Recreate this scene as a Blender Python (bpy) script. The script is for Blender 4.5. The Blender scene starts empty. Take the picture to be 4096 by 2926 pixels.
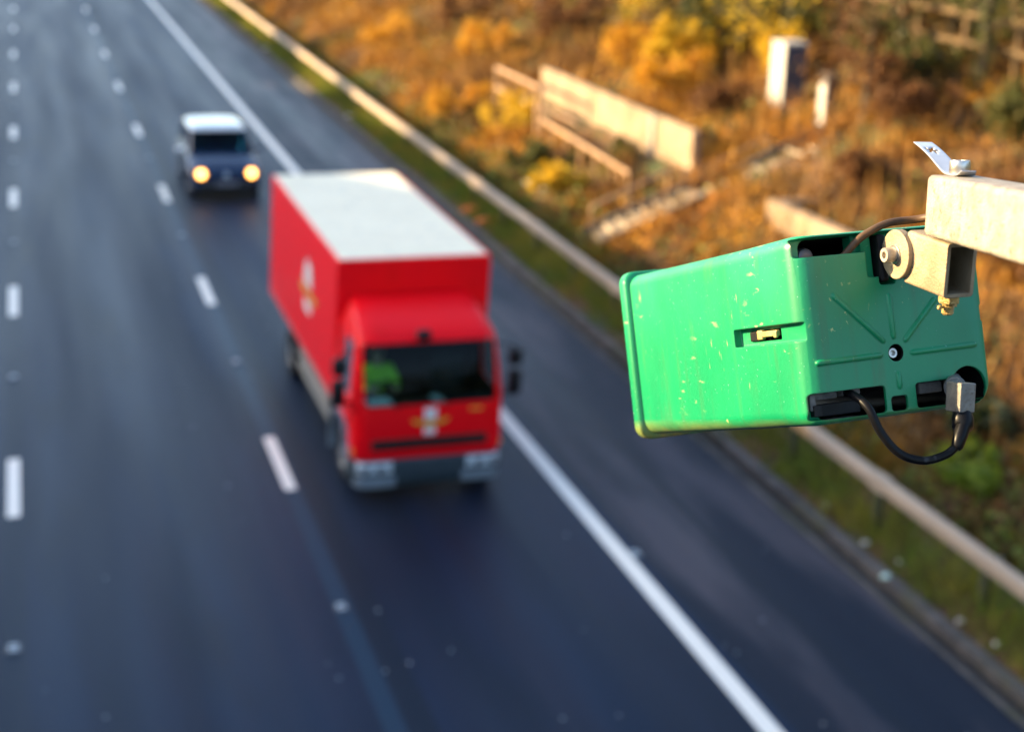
import bpy, bmesh, math, random
import numpy as np
from mathutils import Vector, Matrix
random.seed(7); RNG = np.random.default_rng(7)
SC = bpy.context.scene
COL = SC.collection
PI = math.pi

# ------------------------------------------------------------ camera, sky, sun, exposure
CAM = Vector((0.0, 0.0, 8.3378))
RX, UX, FX = Vector((0.9519, -0.3054, 0.0231)), Vector((0.0804, 0.3220, 0.9433)), Vector((0.2955, 0.8961, -0.3311))
cam = bpy.data.objects.new("camera", bpy.data.cameras.new("camera")); COL.objects.link(cam)
m = Matrix((RX, UX, -FX)).transposed().to_4x4(); m.translation = CAM
cam.matrix_world = m
cam.data.sensor_width = 36.0; cam.data.lens = 51.465
cam.data.clip_start = 0.05; cam.data.clip_end = 5000
cam.data.dof.use_dof = True; cam.data.dof.focus_distance = 1.31; cam.data.dof.aperture_fstop = 4.6
SC.camera = cam

SUN = Vector((-0.868, 0.405, 0.287)).normalized()
w = bpy.data.worlds.new("World"); SC.world = w; w.use_nodes = True
nt = w.node_tree; bg = nt.nodes["Background"]
sky = nt.nodes.new("ShaderNodeTexSky"); sky.sky_type = 'NISHITA'; sky.sun_disc = False; sky.dust_density = 1.5; sky.ozone_density = 0.8; sky.air_density = 0.9
sky.sun_elevation = math.asin(SUN.z); sky.sun_rotation = math.atan2(SUN.x, SUN.y)
nt.links.new(sky.outputs[0], bg.inputs[0]); bg.inputs[1].default_value = 0.128
sl = bpy.data.lights.new("sun", 'SUN'); sl.energy = 4.7; sl.angle = math.radians(0.5); sl.color = (1.0, 0.74, 0.39)
so = bpy.data.objects.new("sun", sl); COL.objects.link(so)
so.rotation_euler = (-SUN).to_track_quat('-Z', 'Y').to_euler(); so.location = (-40, 30, 40)
SC.view_settings.view_transform = 'Standard'; SC.view_settings.look = 'None'
SC.view_settings.exposure = 2.12; SC.view_settings.gamma = 1.0
SC.render.engine = 'CYCLES'
SC.cycles.use_denoising = True
SC.cycles.max_bounces = 6; SC.cycles.transparent_max_bounces = 12

# ------------------------------------------------------------ materials
MATS = {}
def mat(name, c1, c2=None, scale=4.0, rough=0.6, metal=0.0, bump=0.0, bscale=None, stretch=(1, 1, 1), lo=0.35, hi=0.65,
        c3=None, scale3=1.0, lo3=0.55, hi3=0.65, coat=0.0, spec=0.5, emit=None, estr=0.0, edge=0.0, island=None, rough2=None, trans=0.0):
    if name in MATS: return MATS[name]
    M = bpy.data.materials.new(name); M.use_nodes = True; MATS[name] = M
    n = M.node_tree.nodes; L = M.node_tree.links; p = n["Principled BSDF"]
    p.inputs["Base Color"].default_value = (*c1, 1); p.inputs["Roughness"].default_value = rough
    p.inputs["Metallic"].default_value = metal; p.inputs["Coat Weight"].default_value = coat
    p.inputs["Specular IOR Level"].default_value = spec
    tc = n.new("ShaderNodeTexCoord"); mp = n.new("ShaderNodeMapping"); mp.inputs["Scale"].default_value = stretch
    L.new(tc.outputs["Object"], mp.inputs[0])
    col = None
    if c2 is not None:
        t = n.new("ShaderNodeTexNoise"); t.inputs["Scale"].default_value = scale; t.inputs["Detail"].default_value = 6
        L.new(mp.outputs[0], t.inputs[0])
        r = n.new("ShaderNodeMapRange"); r.inputs[1].default_value = lo; r.inputs[2].default_value = hi
        L.new(t.outputs[0], r.inputs[0])
        mx = n.new("ShaderNodeMix"); mx.data_type = 'RGBA'
        mx.inputs[6].default_value = (*c1, 1); mx.inputs[7].default_value = (*c2, 1)
        L.new(r.outputs[0], mx.inputs[0]); col = mx.outputs[2]
        if rough2 is not None:
            rr = n.new("ShaderNodeMapRange"); rr.inputs[3].default_value = rough; rr.inputs[4].default_value = rough2
            L.new(r.outputs[0], rr.inputs[0]); L.new(rr.outputs[0], p.inputs["Roughness"])
    if c3 is not None:
        t = n.new("ShaderNodeTexNoise"); t.inputs["Scale"].default_value = scale3; t.inputs["Detail"].default_value = 4
        L.new(mp.outputs[0], t.inputs[0])
        r = n.new("ShaderNodeMapRange"); r.inputs[1].default_value = lo3; r.inputs[2].default_value = hi3
        L.new(t.outputs[0], r.inputs[0])
        mx = n.new("ShaderNodeMix"); mx.data_type = 'RGBA'
        mx.inputs[6].default_value = (*c1, 1); mx.inputs[7].default_value = (*c3, 1)
        if col: L.new(col, mx.inputs[6])
        L.new(r.outputs[0], mx.inputs[0]); col = mx.outputs[2]
    if island is not None:      # leaf-by-leaf colour variety
        g = n.new("ShaderNodeNewGeometry"); mx = n.new("ShaderNodeMix"); mx.data_type = 'RGBA'
        r = n.new("ShaderNodeMapRange"); r.inputs[1].default_value = 0.45; r.inputs[2].default_value = 1.0
        L.new(g.outputs["Random Per Island"], r.inputs[0]); L.new(r.outputs[0], mx.inputs[0])
        mx.inputs[6].default_value = (*c1, 1); mx.inputs[7].default_value = (*island, 1)
        if col: L.new(col, mx.inputs[6])
        col = mx.outputs[2]
    if col: L.new(col, p.inputs["Base Color"])
    nrm = None
    if edge:
        bv = n.new("ShaderNodeBevel"); bv.samples = 4; bv.inputs[0].default_value = edge; nrm = bv.outputs[0]
    if bump:
        t = n.new("ShaderNodeTexNoise"); t.inputs["Scale"].default_value = bscale or scale * 3; t.inputs["Detail"].default_value = 5
        L.new(mp.outputs[0], t.inputs[0])
        b = n.new("ShaderNodeBump"); b.inputs["Strength"].default_value = bump; b.inputs["Distance"].default_value = 0.02
        L.new(t.outputs[0], b.inputs["Height"])
        if nrm: L.new(nrm, b.inputs["Normal"])
        nrm = b.outputs[0]
    if nrm: L.new(nrm, p.inputs["Normal"])
    if emit:
        p.inputs["Emission Color"].default_value = (*emit, 1); p.inputs["Emission Strength"].default_value = estr
    if trans:                   # leaves let some light through
        tr = n.new("ShaderNodeBsdfTranslucent"); ms = n.new("ShaderNodeMixShader"); ms.inputs[0].default_value = trans
        if col: L.new(col, tr.inputs[0])
        else: tr.inputs[0].default_value = (*c1, 1)
        L.new(p.outputs[0], ms.inputs[1]); L.new(tr.outputs[0], ms.inputs[2])
        L.new(ms.outputs[0], n["Material Output"].inputs[0])
    return M

def glass_mat(name, tint, refl=0.06):
    M = bpy.data.materials.new(name); M.use_nodes = True; n = M.node_tree.nodes; L = M.node_tree.links
    n.remove(n["Principled BSDF"])
    tr = n.new("ShaderNodeBsdfTransparent"); tr.inputs[0].default_value = (*tint, 1)
    gl = n.new("ShaderNodeBsdfGlossy"); gl.inputs["Roughness"].default_value = 0.02; gl.inputs[0].default_value = (.9, .95, 1, 1)
    fr = n.new("ShaderNodeFresnel"); fr.inputs[0].default_value = 1.20
    mx = n.new("ShaderNodeMixShader"); L.new(fr.outputs[0], mx.inputs[0]); L.new(tr.outputs[0], mx.inputs[1]); L.new(gl.outputs[0], mx.inputs[2])
    L.new(mx.outputs[0], n["Material Output"].inputs[0])
    return M

# ------------------------------------------------------------ mesh helpers
class MB:
    def __init__(s): s.v = []; s.f = []; s.mi = []; s.cur = 0
    def add(s, vs, fs):
        o = len(s.v); s.v += [tuple(x) for x in vs]
        for f in fs: s.f.append([i + o for i in f]); s.mi.append(s.cur)
    def box(s, x0, x1, y0, y1, z0, z1, mtx=None):
        vs = [Vector(p) for p in ((x0, y0, z0), (x1, y0, z0), (x1, y1, z0), (x0, y1, z0), (x0, y0, z1), (x1, y0, z1), (x1, y1, z1), (x0, y1, z1))]
        if mtx is not None: vs = [mtx @ p for p in vs]
        s.add(vs, [(0, 3, 2, 1), (4, 5, 6, 7), (0, 1, 5, 4), (1, 2, 6, 5), (2, 3, 7, 6), (3, 0, 4, 7)])
    def loft(s, rings, cap0=True, cap1=True, closed=True):
        n = len(rings[0]); vs = [p for r in rings for p in r]; fs = []
        for i in range(len(rings) - 1):
            for j in range(n if closed else n - 1):
                a, b = i * n + j, i * n + (j + 1) % n
                fs.append((a, b, b + n, a + n))
        if cap0: fs.append(tuple(range(n - 1, -1, -1)))
        if cap1: fs.append(tuple((len(rings) - 1) * n + j for j in range(n)))
        s.add(vs, fs)
    def cyl(s, p0, p1, r0, r1=None, n=20, cap=True):
        p0, p1 = Vector(p0), Vector(p1); r1 = r0 if r1 is None else r1
        q = (p1 - p0).to_track_quat('Z', 'Y'); ring = []
        for p, r in ((p0, r0), (p1, r1)):
            ring.append([p + q @ Vector((r * math.cos(2 * PI * k / n), r * math.sin(2 * PI * k / n), 0)) for k in range(n)])
        s.loft(ring, cap, cap)
    def tube(s, pts, r, n=10, smooth=0, radii=None):
        pts = [Vector(p) for p in pts]
        if smooth: pts, radii = catmull(pts, smooth, radii)
        rings = []; up = None
        for i, p in enumerate(pts):
            t = (pts[min(i + 1, len(pts) - 1)] - pts[max(i - 1, 0)]).normalized()
            if up is None: up = t.orthogonal().normalized()
            up = (up - t * up.dot(t)).normalized(); b = t.cross(up); rr = radii[i] if radii else r
            rings.append([p + (up * math.cos(2 * PI * k / n) + b * math.sin(2 * PI * k / n)) * rr for k in range(n)])
        s.loft(rings)
    def lathe(s, prof, n=28, mtx=None, cap0=True, cap1=True):       # profile of (radius, height) about local Z
        rings = [[Vector((r * math.cos(2 * PI * k / n), r * math.sin(2 * PI * k / n), h)) for k in range(n)] for r, h in prof]
        if mtx is not None: rings = [[mtx @ p for p in r] for r in rings]
        s.loft(rings, cap0, cap1)
    def map(s, fn): s.v = [tuple(fn(Vector(p))) for p in s.v]; return s
    def build(s, name, mats, parent=None, bevel=0, smooth=False, mtx=None, seg=2, angle=35):
        me = bpy.data.meshes.new(name); me.from_pydata(s.v, [], s.f); me.update()
        bm = bmesh.new(); bm.from_mesh(me); bmesh.ops.recalc_face_normals(bm, faces=bm.faces); bm.to_mesh(me); bm.free()
        for x in (mats if isinstance(mats, (list, tuple)) else [mats]): me.materials.append(x)
        if any(s.mi): me.polygons.foreach_set("material_index", s.mi)
        return link(name, me, parent, bevel, smooth, mtx, seg, angle)
def link(name, me, parent=None, bevel=0, smooth=False, mtx=None, seg=2, angle=35):
    o = bpy.data.objects.new(name, me); COL.objects.link(o)
    if parent is not None: o.parent = parent
    if mtx is not None: o.matrix_local = mtx
    if bevel:
        b = o.modifiers.new("bevel", 'BEVEL'); b.width = bevel; b.segments = seg; b.limit_method = 'ANGLE'; b.angle_limit = math.radians(angle)
    if smooth:
        me.polygons.foreach_set("use_smooth", [True] * len(me.polygons))
        if smooth != 'all': me.set_sharp_from_angle(angle=math.radians(40))
    return o
def catmull(pts, k, radii=None):
    out, ro = [], []
    for i in range(len(pts) - 1):
        p0, p1, p2, p3 = pts[max(i - 1, 0)], pts[i], pts[i + 1], pts[min(i + 2, len(pts) - 1)]
        for j in range(k):
            t = j / k
            out.append(0.5 * ((2 * p1) + (p2 - p0) * t + (2 * p0 - 5 * p1 + 4 * p2 - p3) * t * t + (3 * p1 - p0 - 3 * p2 + p3) * t ** 3))
            if radii: ro.append(radii[i] * (1 - t) + radii[i + 1] * t)
    out.append(pts[-1])
    if radii: ro.append(radii[-1])
    return out, (ro if radii else None)
def rrect(x0, x1, y0, y1, r, n=6):
    """rounded rectangle, r = radius or four radii (x1y1, x0y1, x0y0, x1y0)"""
    R = r if isinstance(r, (list, tuple)) else (r,) * 4; out = []
    for (cx, cy, a0), q in zip(((x1, y1, 0), (x0, y1, 90), (x0, y0, 180), (x1, y0, 270)), R):
        sx = -1 if cx == x1 else 1; sy = -1 if cy == y1 else 1
        for k in range(n + 1):
            a = math.radians(a0 + 90 * k / n)
            out.append((cx + sx * q + q * math.cos(a), cy + sy * q + q * math.sin(a)))
    return out
def tag(o, label=None, cat=None, group=None, kind=None):
    if label: o["label"] = label
    if cat: o["category"] = cat
    if group: o["group"] = group
    if kind: o["kind"] = kind
    return o
def empty(name, loc=(0, 0, 0), rot=(0, 0, 0), label=None, cat=None, group=None):
    o = bpy.data.objects.new(name, None); COL.objects.link(o); o.location = loc; o.rotation_euler = rot; o.empty_display_size = 0.1
    return tag(o, label, cat, group)
def copy_tree(o, parent=None):
    c = o.copy(); COL.objects.link(c)
    if parent is not None: c.parent = parent
    for ch in [x for x in o.children]: copy_tree(ch, c)
    return c
def evaluated(o, remove=True):
    bpy.context.view_layer.update()
    me = bpy.data.meshes.new_from_object(o.evaluated_get(bpy.context.evaluated_depsgraph_get()))
    if remove: bpy.data.objects.remove(o)
    return me
def carve(me, cutters):
    """mesh minus every cutter mesh"""
    for c in cutters:
        a = bpy.data.objects.new("shape", me); b = bpy.data.objects.new("cutter", c); COL.objects.link(a); COL.objects.link(b)
        d = a.modifiers.new("b", 'BOOLEAN'); d.operation = 'DIFFERENCE'; d.object = b; d.solver = 'EXACT'; d.material_mode = 'TRANSFER'
        me = evaluated(a); bpy.data.objects.remove(b)
    return me
def mesh_of(mb, mt, bevel=0, seg=3):
    o = mb.build("shape", mt, None, bevel=bevel, seg=seg); return evaluated(o)

# ------------------------------------------------------------ the lie of the land
X1 = -0.704; FALL = 0.02; LANE2 = 2.944; EDGE = 6.698; SHOULDER = 9.45
def rz(x): return -FALL * (x - X1)
def vnoise(x, y, s, seed=0):
    x = np.asarray(x, float) / s; y = np.asarray(y, float) / s
    xi, yi = np.floor(x).astype(int), np.floor(y).astype(int); xf, yf = x - xi, y - yi
    def h(a, b):
        k = np.sin(a * 127.1 + b * 311.7 + seed * 74.7) * 43758.5453; return k - np.floor(k)
    u, v = xf * xf * (3 - 2 * xf), yf * yf * (3 - 2 * yf)
    return (h(xi, yi) * (1 - u) + h(xi + 1, yi) * u) * (1 - v) + (h(xi, yi + 1) * (1 - u) + h(xi + 1, yi + 1) * u) * v
def ground(x, y):
    x = np.asarray(x, float); y = np.asarray(y, float)
    right = np.where(x < 9.75, -0.45, np.where(x < 11.0, -0.2 + (x - 9.4) * 0.03, -0.152 + np.minimum((x - 11.0) * 0.36, 4.2) + np.maximum(0, x - 22.67) * 0.06))
    right = right + np.where(x > 9.8, (vnoise(x, y, 1.3, 1) - .5) * .10 + (vnoise(x, y, 0.45, 2) - .5) * .05, 0)
    calm = np.exp(-((y - 38.5) / 5.5) ** 2)
    shade_crest = 14.9 - 1.1 * np.clip((y - 52) / 10, 0, 1) + ((vnoise(x * 0, y, 5.0, 3) - .5) * 1.5 + (vnoise(x * 0, y, 1.7, 4) - .5) * .8) * (1 - calm) + .8 * calm  # unseen left bank, its top shaped to shade the road and lorry
    left = 0.2 + np.clip((-17.5 - x) / 14.5, 0, 1) * shade_crest
    mid = np.minimum(rz(x), rz(-5.2) + (x + 5.2) * 0.02) - 0.08
    return np.where(x > 9.4, right, np.where(x < -17.5, left, mid))
def gz(x, y): return float(ground(x, y))

# ground sheet
xs = np.concatenate([[-1500, -600, -250, -120, -70, -45, -36, -32, -30, -26, -22, -19, -17.6, -17, -10, -5.2, 0, 5, 9.2, 9.41],
                     [9.73, 9.78], np.arange(10.0, 24, 0.4), np.arange(24, 40, 1.0), [45, 55, 80, 150, 400, 1500]])
ys = np.concatenate([[-1500, -400, -120, -60, -30, -10], np.arange(0, 33, 0.6), np.arange(33, 43, .2), np.arange(43, 75, 0.6), np.arange(75, 140, 2.0), [150, 170, 200, 260, 400, 800, 1500]])
XX, YY = np.meshgrid(xs, ys); ZZ = ground(XX, YY)
mb = MB(); nx = len(xs)
mb.add(np.stack([XX, YY, ZZ], -1).reshape(-1, 3).tolist(),
       [(j * nx + i, j * nx + i + 1, (j + 1) * nx + i + 1, (j + 1) * nx + i) for j in range(len(ys) - 1) for i in range(nx - 1)])
soil = mat("soil and leaf litter", (0.070, 0.036, 0.014), (0.125, 0.058, 0.014), scale=1.3, rough=0.95, bump=0.6, bscale=9, c3=(0.045, 0.06, 0.012), scale3=0.5, lo3=.48, hi3=.62)
tag(mb.build("ground", soil, smooth='all'), kind="structure")

# carriageway and shoulder
def asphalt(name, c1, c2, c3, joint, tracks=()):
    M = bpy.data.materials.new(name); M.use_nodes = True; n = M.node_tree.nodes; L = M.node_tree.links; p = n["Principled BSDF"]
    tc = n.new("ShaderNodeTexCoord")
    def noise(sc, st, det=5):
        mp = n.new("ShaderNodeMapping"); mp.inputs["Scale"].default_value = st; L.new(tc.outputs["Object"], mp.inputs[0])
        t = n.new("ShaderNodeTexNoise"); t.inputs["Scale"].default_value = sc; t.inputs["Detail"].default_value = det; L.new(mp.outputs[0], t.inputs[0]); return t.outputs[0]
    def rng(src, a, b, c=0.0, d=1.0):
        r = n.new("ShaderNodeMapRange"); r.inputs[1].default_value = a; r.inputs[2].default_value = b; r.inputs[3].default_value = c; r.inputs[4].default_value = d
        L.new(src, r.inputs[0]); return r.outputs[0]
    def mix(f, a, b):
        x = n.new("ShaderNodeMix"); x.data_type = 'RGBA'; L.new(f, x.inputs[0])
        for s, i in ((a, 6), (b, 7)):
            if isinstance(s, tuple): x.inputs[i].default_value = (*s, 1)
            else: L.new(s, x.inputs[i])
        return x.outputs[2]
    col = mix(rng(noise(1.0, (1.1, .05, 1)), .38, .62), c1, c2)
    col = mix(rng(noise(0.7, (1.6, .30, 1), 7), .46, .66), col, c3)
    grain = noise(160, (1, 1, 1), 3)
    rough = rng(noise(0.8, (1.2, .07, 1)), .3, .7, .40, .56)
    if joint:
        sp = n.new("ShaderNodeSeparateXYZ"); L.new(tc.outputs["Object"], sp.inputs[0])
        for xc, hw, c in joint:
            s1 = n.new("ShaderNodeMath"); s1.operation = 'SUBTRACT'; s1.inputs[1].default_value = xc; L.new(sp.outputs[0], s1.inputs[0])
            s2 = n.new("ShaderNodeMath"); s2.operation = 'ABSOLUTE'; L.new(s1.outputs[0], s2.inputs[0])
            col = mix(rng(s2.outputs[0], hw, hw * .75), col, c)
    if tracks:
        sp_ = n.new("ShaderNodeSeparateXYZ"); L.new(tc.outputs["Object"], sp_.inputs[0]); wob = noise(.5, (.4, .08, 1), 3)
        for xc in tracks:
            s1 = n.new("ShaderNodeMath"); s1.operation = 'SUBTRACT'; s1.inputs[1].default_value = xc; L.new(sp_.outputs[0], s1.inputs[0])
            s2 = n.new("ShaderNodeMath"); s2.operation = 'ABSOLUTE'; L.new(s1.outputs[0], s2.inputs[0])
            s3 = n.new("ShaderNodeMath"); s3.operation = 'MULTIPLY'; L.new(rng(s2.outputs[0], .42, .08, 0, .75), s3.inputs[0]); L.new(rng(wob, .35, .6, .35, 1), s3.inputs[1])
            col = mix(s3.outputs[0], col, (.0045, .0075, .0160))
    col = mix(rng(grain, .35, .75, 0, .35), col, (.030, .040, .062))
    L.new(col, p.inputs["Base Color"]); L.new(rough, p.inputs["Roughness"])
    p.inputs["Specular IOR Level"].default_value = .27; p.inputs["Specular Tint"].default_value = (.17, .52, 1.0, 1)
    b = n.new("ShaderNodeBump"); b.inputs["Strength"].default_value = .25; b.inputs["Distance"].default_value = .01; L.new(grain, b.inputs["Height"]); L.new(b.outputs[0], p.inputs["Normal"])
    return M
def strip(name, x0, x1, y0, y1, dz, mt, zf=rz, ny=1, kind="structure"):
    mb = MB()
    for k in range(ny):
        a, b = y0 + (y1 - y0) * k / ny, y0 + (y1 - y0) * (k + 1) / ny
        mb.add([(x0, a, zf(x0) + dz), (x1, a, zf(x1) + dz), (x1, b, zf(x1) + dz), (x0, b, zf(x0) + dz)], [(0, 1, 2, 3)])
    return tag(mb.build(name, mt), kind=kind)
road_m = asphalt("carriageway asphalt", (.0022, .0110, .0320), (.0080, .0085, .0200), (.0020, .0036, .0095),
                 [(LANE2 + .30, .17, (.002, .004, .008)), (LANE2 + .02, .13, (.011, .029, .050)), (X1, .16, (.005, .009, .018))], (-3.4, -1.7, .35, 2.0, 3.9, 5.6))
strip("road", -5.2, EDGE + .25, -60, 900, 0, road_m, ny=8)
strip("road", -17.2, -6.2, -60, 900, 0, road_m, zf=lambda x: rz(-5.2) + (x + 5.2) * .02, ny=8).name = "road_far"
hs_m = asphalt("shoulder asphalt", (.0030, .0034, .0075), (.0065, .0056, .0090), (.068, .055, .060), [(8.1, .07, (.002, .002, .003))])
strip("hard_shoulder", EDGE + .25, 9.33, -60, 900, 0, hs_m, ny=8)
paint = mat("road paint", (.95, .88, .77), (.80, .74, .65), scale=14, rough=.55, lo=.5, hi=.75, bump=.15)
mb = MB()
def dash(x, y0, y1, w=.15):
    mb.add([(x - w / 2, y0, rz(x) + .005), (x + w / 2, y0, rz(x) + .005), (x + w / 2, y1, rz(x) + .005), (x - w / 2, y1, rz(x) + .005)], [(0, 1, 2, 3)])
for k in range(-2, 40):
    dash(X1, 10.47 + 9 * k - 1.0, 10.47 + 9 * k + 1.0, .17)
    dash(LANE2, 10.57 + 9 * k - 1.0, 10.57 + 9 * k + 1.0, .17)
    dash(X1 - 9.5, 10 + 9 * k - 1, 10 + 9 * k + 1); dash(X1 - 13.1, 10 + 9 * k - 1, 10 + 9 * k + 1)
tag(mb.build("lane_markings", paint), kind="structure")
strip("edge_line", EDGE - .115, EDGE + .115, -60, 900, .008, paint, ny=8)
strip("edge_line", -5.0, -4.8, -60, 900, .006, paint, ny=8).name = "median_line"

# channel and kerb beside the shoulder
conc = mat("kerb concrete", (.105, .090, .080), (.045, .040, .038), scale=3, rough=.9, bump=.4, bscale=30, c3=(.07, .065, .04), scale3=1.2)
dark = mat("wet silt", (.004, .004, .004), (.012, .010, .009), scale=5, rough=.7)
def kz(x): return rz(9.33)
strip("drainage_channel", 9.33, 9.44, -60, 900, .012, conc, zf=kz, ny=8)
strip("gutter", 9.44, 9.62, -60, 900, -.05, dark, zf=kz, ny=8)
mb = MB()
z0 = rz(9.33)
y = -20.0
while y < 320:
    L_ = .915
    mb.box(9.62, 9.80, y + .006, y + L_ - .006, z0 - .2, z0 + .09); y += L_
tag(mb.build("kerb", conc, bevel=.015), kind="structure")

# ------------------------------------------------------------ the green roadside detector (millimetres in its own frame: x across, y along, z up)
mm = 0.001
DU, DV, DW = Vector((0.99928, 0.03602, 0.01217)), Vector((-0.02413, 0.35342, 0.93515)), Vector((-0.02939, 0.93477, -0.35404))
DP = Vector((0.60767, 1.05439, 7.95859))
det = empty("traffic_detector", label="green plastic traffic detector box hanging from the pale metal arm above the motorway", cat="traffic detector")
mw = Matrix((DU, DW, DV)).transposed().to_4x4(); mw.translation = DP; det.matrix_world = mw
def det_plastic():
    M = bpy.data.materials.new("green moulded plastic"); M.use_nodes = True; n = M.node_tree.nodes; L = M.node_tree.links; p = n["Principled BSDF"]
    tc = n.new("ShaderNodeTexCoord")
    def noise(sc, st=(1, 1, 1), det=5, off=(0, 0, 0)):
        mp = n.new("ShaderNodeMapping"); mp.inputs["Scale"].default_value = st; mp.inputs["Location"].default_value = off; L.new(tc.outputs["Object"], mp.inputs[0])
        t = n.new("ShaderNodeTexNoise"); t.inputs["Scale"].default_value = sc; t.inputs["Detail"].default_value = det; L.new(mp.outputs[0], t.inputs[0]); return t.outputs[0]
    def rng(src, a, b, c=0.0, d=1.0):
        r = n.new("ShaderNodeMapRange"); r.inputs[1].default_value = a; r.inputs[2].default_value = b; r.inputs[3].default_value = c; r.inputs[4].default_value = d
        L.new(src, r.inputs[0]); return r.outputs[0]
    def mul(a, b):
        x = n.new("ShaderNodeMath"); x.operation = 'MULTIPLY'; L.new(a, x.inputs[0]); L.new(b, x.inputs[1]); return x.outputs[0]
    def mix(f, a, b):
        x = n.new("ShaderNodeMix"); x.data_type = 'RGBA'; L.new(f, x.inputs[0])
        for s, i in ((a, 6), (b, 7)):
            if isinstance(s, tuple): x.inputs[i].default_value = (*s, 1)
            else: L.new(s, x.inputs[i])
        return x.outputs[2]
    sp = n.new("ShaderNodeSeparateXYZ"); L.new(tc.outputs["Object"], sp.inputs[0])
    col = mix(rng(noise(14, (1, 1, .45)), .35, .7), (.0002, .178, .070), (.0005, .222, .084))
    # paler mint upper part
    upper_tint = mul(rng(sp.outputs[2], -.01, .085), rng(noise(20, (1, .8, .35)), .28, .62))
    col = mix(rng(upper_tint, 0, 1, 0, .38), col, (.028, .40, .21))
    # yellow highlight painted into the colour along the rounded lower edge
    g = mul(rng(sp.outputs[2], -.076, -.096), rng(noise(38, (1, .5, 1)), .32, .6))
    col = mix(rng(g, 0, 1, 0, .8), col, (.34, .22, .03))
    st_ = mul(rng(noise(75, (1, 1, .07), 4), .52, .66), rng(noise(16, (1, 1, 1), 3, (2, 2, 9)), .40, .62))
    col = mix(rng(st_, 0, 1, 0, .42), col, (.045, .115, .045))      # run-down dirt
    # scrapes and scuffs in the surface
    s1 = mul(rng(noise(190, (1, .25, .8), 3), .655, .70), rng(noise(9, (1, 1, 1), 2, (3, 1, 2)), .50, .62))
    s2 = mul(rng(noise(150, (1, 1.0, .20), 3, (5, 2, 0)), .665, .695), rng(noise(11, (1, 1, 1), 2, (1, 7, 4)), .52, .62))
    col = mix(rng(s1, 0, 1, 0, .75), col, (.42, .50, .20)); col = mix(rng(s2, 0, 1, 0, .75), col, (.42, .42, .16))
    sp2 = rng(noise(420, (1, 1, 1), 1), .75, .78); col = mix(rng(sp2, 0, 1, 0, .6), col, (.3, .5, .42))
    L.new(col, p.inputs["Base Color"]); L.new(rng(noise(30), .3, .7, .40, .50), p.inputs["Roughness"]); p.inputs["Specular IOR Level"].default_value = .16; p.inputs["Coat Weight"].default_value = .30; p.inputs["Coat Roughness"].default_value = .385; p.inputs["Coat IOR"].default_value = 1.9
    bv = n.new("ShaderNodeBevel"); bv.samples = 6; bv.inputs[0].default_value = .0022
    b = n.new("ShaderNodeBump"); b.inputs["Strength"].default_value = .10; b.inputs["Distance"].default_value = .002
    L.new(noise(260, (1, 1, 1), 3), b.inputs["Height"]); L.new(bv.outputs[0], b.inputs["Normal"]); L.new(b.outputs[0], p.inputs["Normal"])
    return M
GREEN = det_plastic()
BLACK = mat("black inside", (.003, .0035, .004), (.009, .009, .009), scale=60, rough=.55, spec=.25)
RUBBER = mat("black rubber", (.0035, .0035, .0045), (.007, .007, .008), scale=80, rough=.36, spec=.15, c3=(.05, .055, .06), scale3=45, lo3=.66, hi3=.74)
BARE = mat("dusty dull aluminium", (.22, .205, .18), (.13, .12, .11), scale=60, rough=.55, metal=.4, c3=(.10, .09, .08), scale3=220, lo3=.62, hi3=.70, bump=.15, bscale=300, edge=.0008)
STEEL = mat("bright bolt steel", (.62, .60, .56), (.45, .43, .40), scale=120, rough=.32, metal=.9, edge=.0006)
def S3(r, y): return [(a * mm, y * mm, b * mm) for a, b in r]
rings = []
for k in range(7):
    t = math.radians(90 * k / 6); i = 1 - math.sin(t)
    rings.append(S3(rrect(20 * i, 188 - 8 * i, -84 + 5 * i, 81 - 3 * i, (10, 11, 13, 19), 8), 18 * (1 - math.cos(t))))
for y, a, b, c, d in ((60, -.5, 188.5, -85, 80.5), (100, -1, 189, -86.5, 79.8), (230, -1.5, 190, -90, 79.2), (345, -2, 191, -93, 79), (346, -1, 190, -92, 78), (349, -1, 190, -92, 78),
                      (350, -5, 194, -97, 82), (352, -6.5, 195.5, -98.5, 83.5), (364, -6.5, 195.5, -98.5, 83.5), (368, -4, 193, -96, 81)):
    rings.append(S3(rrect(a, b, c, d, (13, 13, 15, 19), 8), y))
o = MB(); o.loft(rings); shell = mesh_of(o, GREEN)
o = MB(); o.loft([S3(rrect(14, 183, -80.5, 77.8, (7, 7, 9, 14), 5), 3.6), S3(rrect(12, 184.5, -82, 76.5, (8, 8, 10, 14), 5), 40), S3(rrect(9, 184, -86, 74, (8, 8, 10, 14), 5), 300), S3(rrect(4, 187, -90, 77, (8, 8, 10, 14), 5), 380)])
cavity = mesh_of(o, BLACK)
o = MB(); o.box(66.5 * mm, 158 * mm, 0, 29 * mm, 27 * mm, 95 * mm)
cavity = carve(cavity, [mesh_of(o, GREEN)])
def cb(x0, x1, y0, y1, z0, z1, r=2.0, mt=GREEN):
    b = MB(); b.box(x0 * mm, x1 * mm, y0 * mm, y1 * mm, z0 * mm, z1 * mm); return mesh_of(b, mt, bevel=r * mm)
cuts = [cavity, cb(3, 70.5, -6, 16, 61.5, 78.3, 2.5), cb(69.8, 84, -6, 8, 39, 78.3, 2.5), cb(81, 154, -6, 26, 39, 78.3, 3), cb(81, 98, -6, 26, 31.5, 60, 3),
        cb(3, 75.5, -6, 15, -79.2, -55.5, 3.5), cb(106, 156, -6, 15, -79.2, -57, 3), cb(80, 97, -6, 15, -79.2, -66, 3),
        cb(-8, 6.5, -8, 122, -9.5, 7, 1.5), cb(-6, 16, 47, 103, -6.2, 4, 1.5), cb(181, 215, -8, 70, -9.5, 6, 2)]
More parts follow.
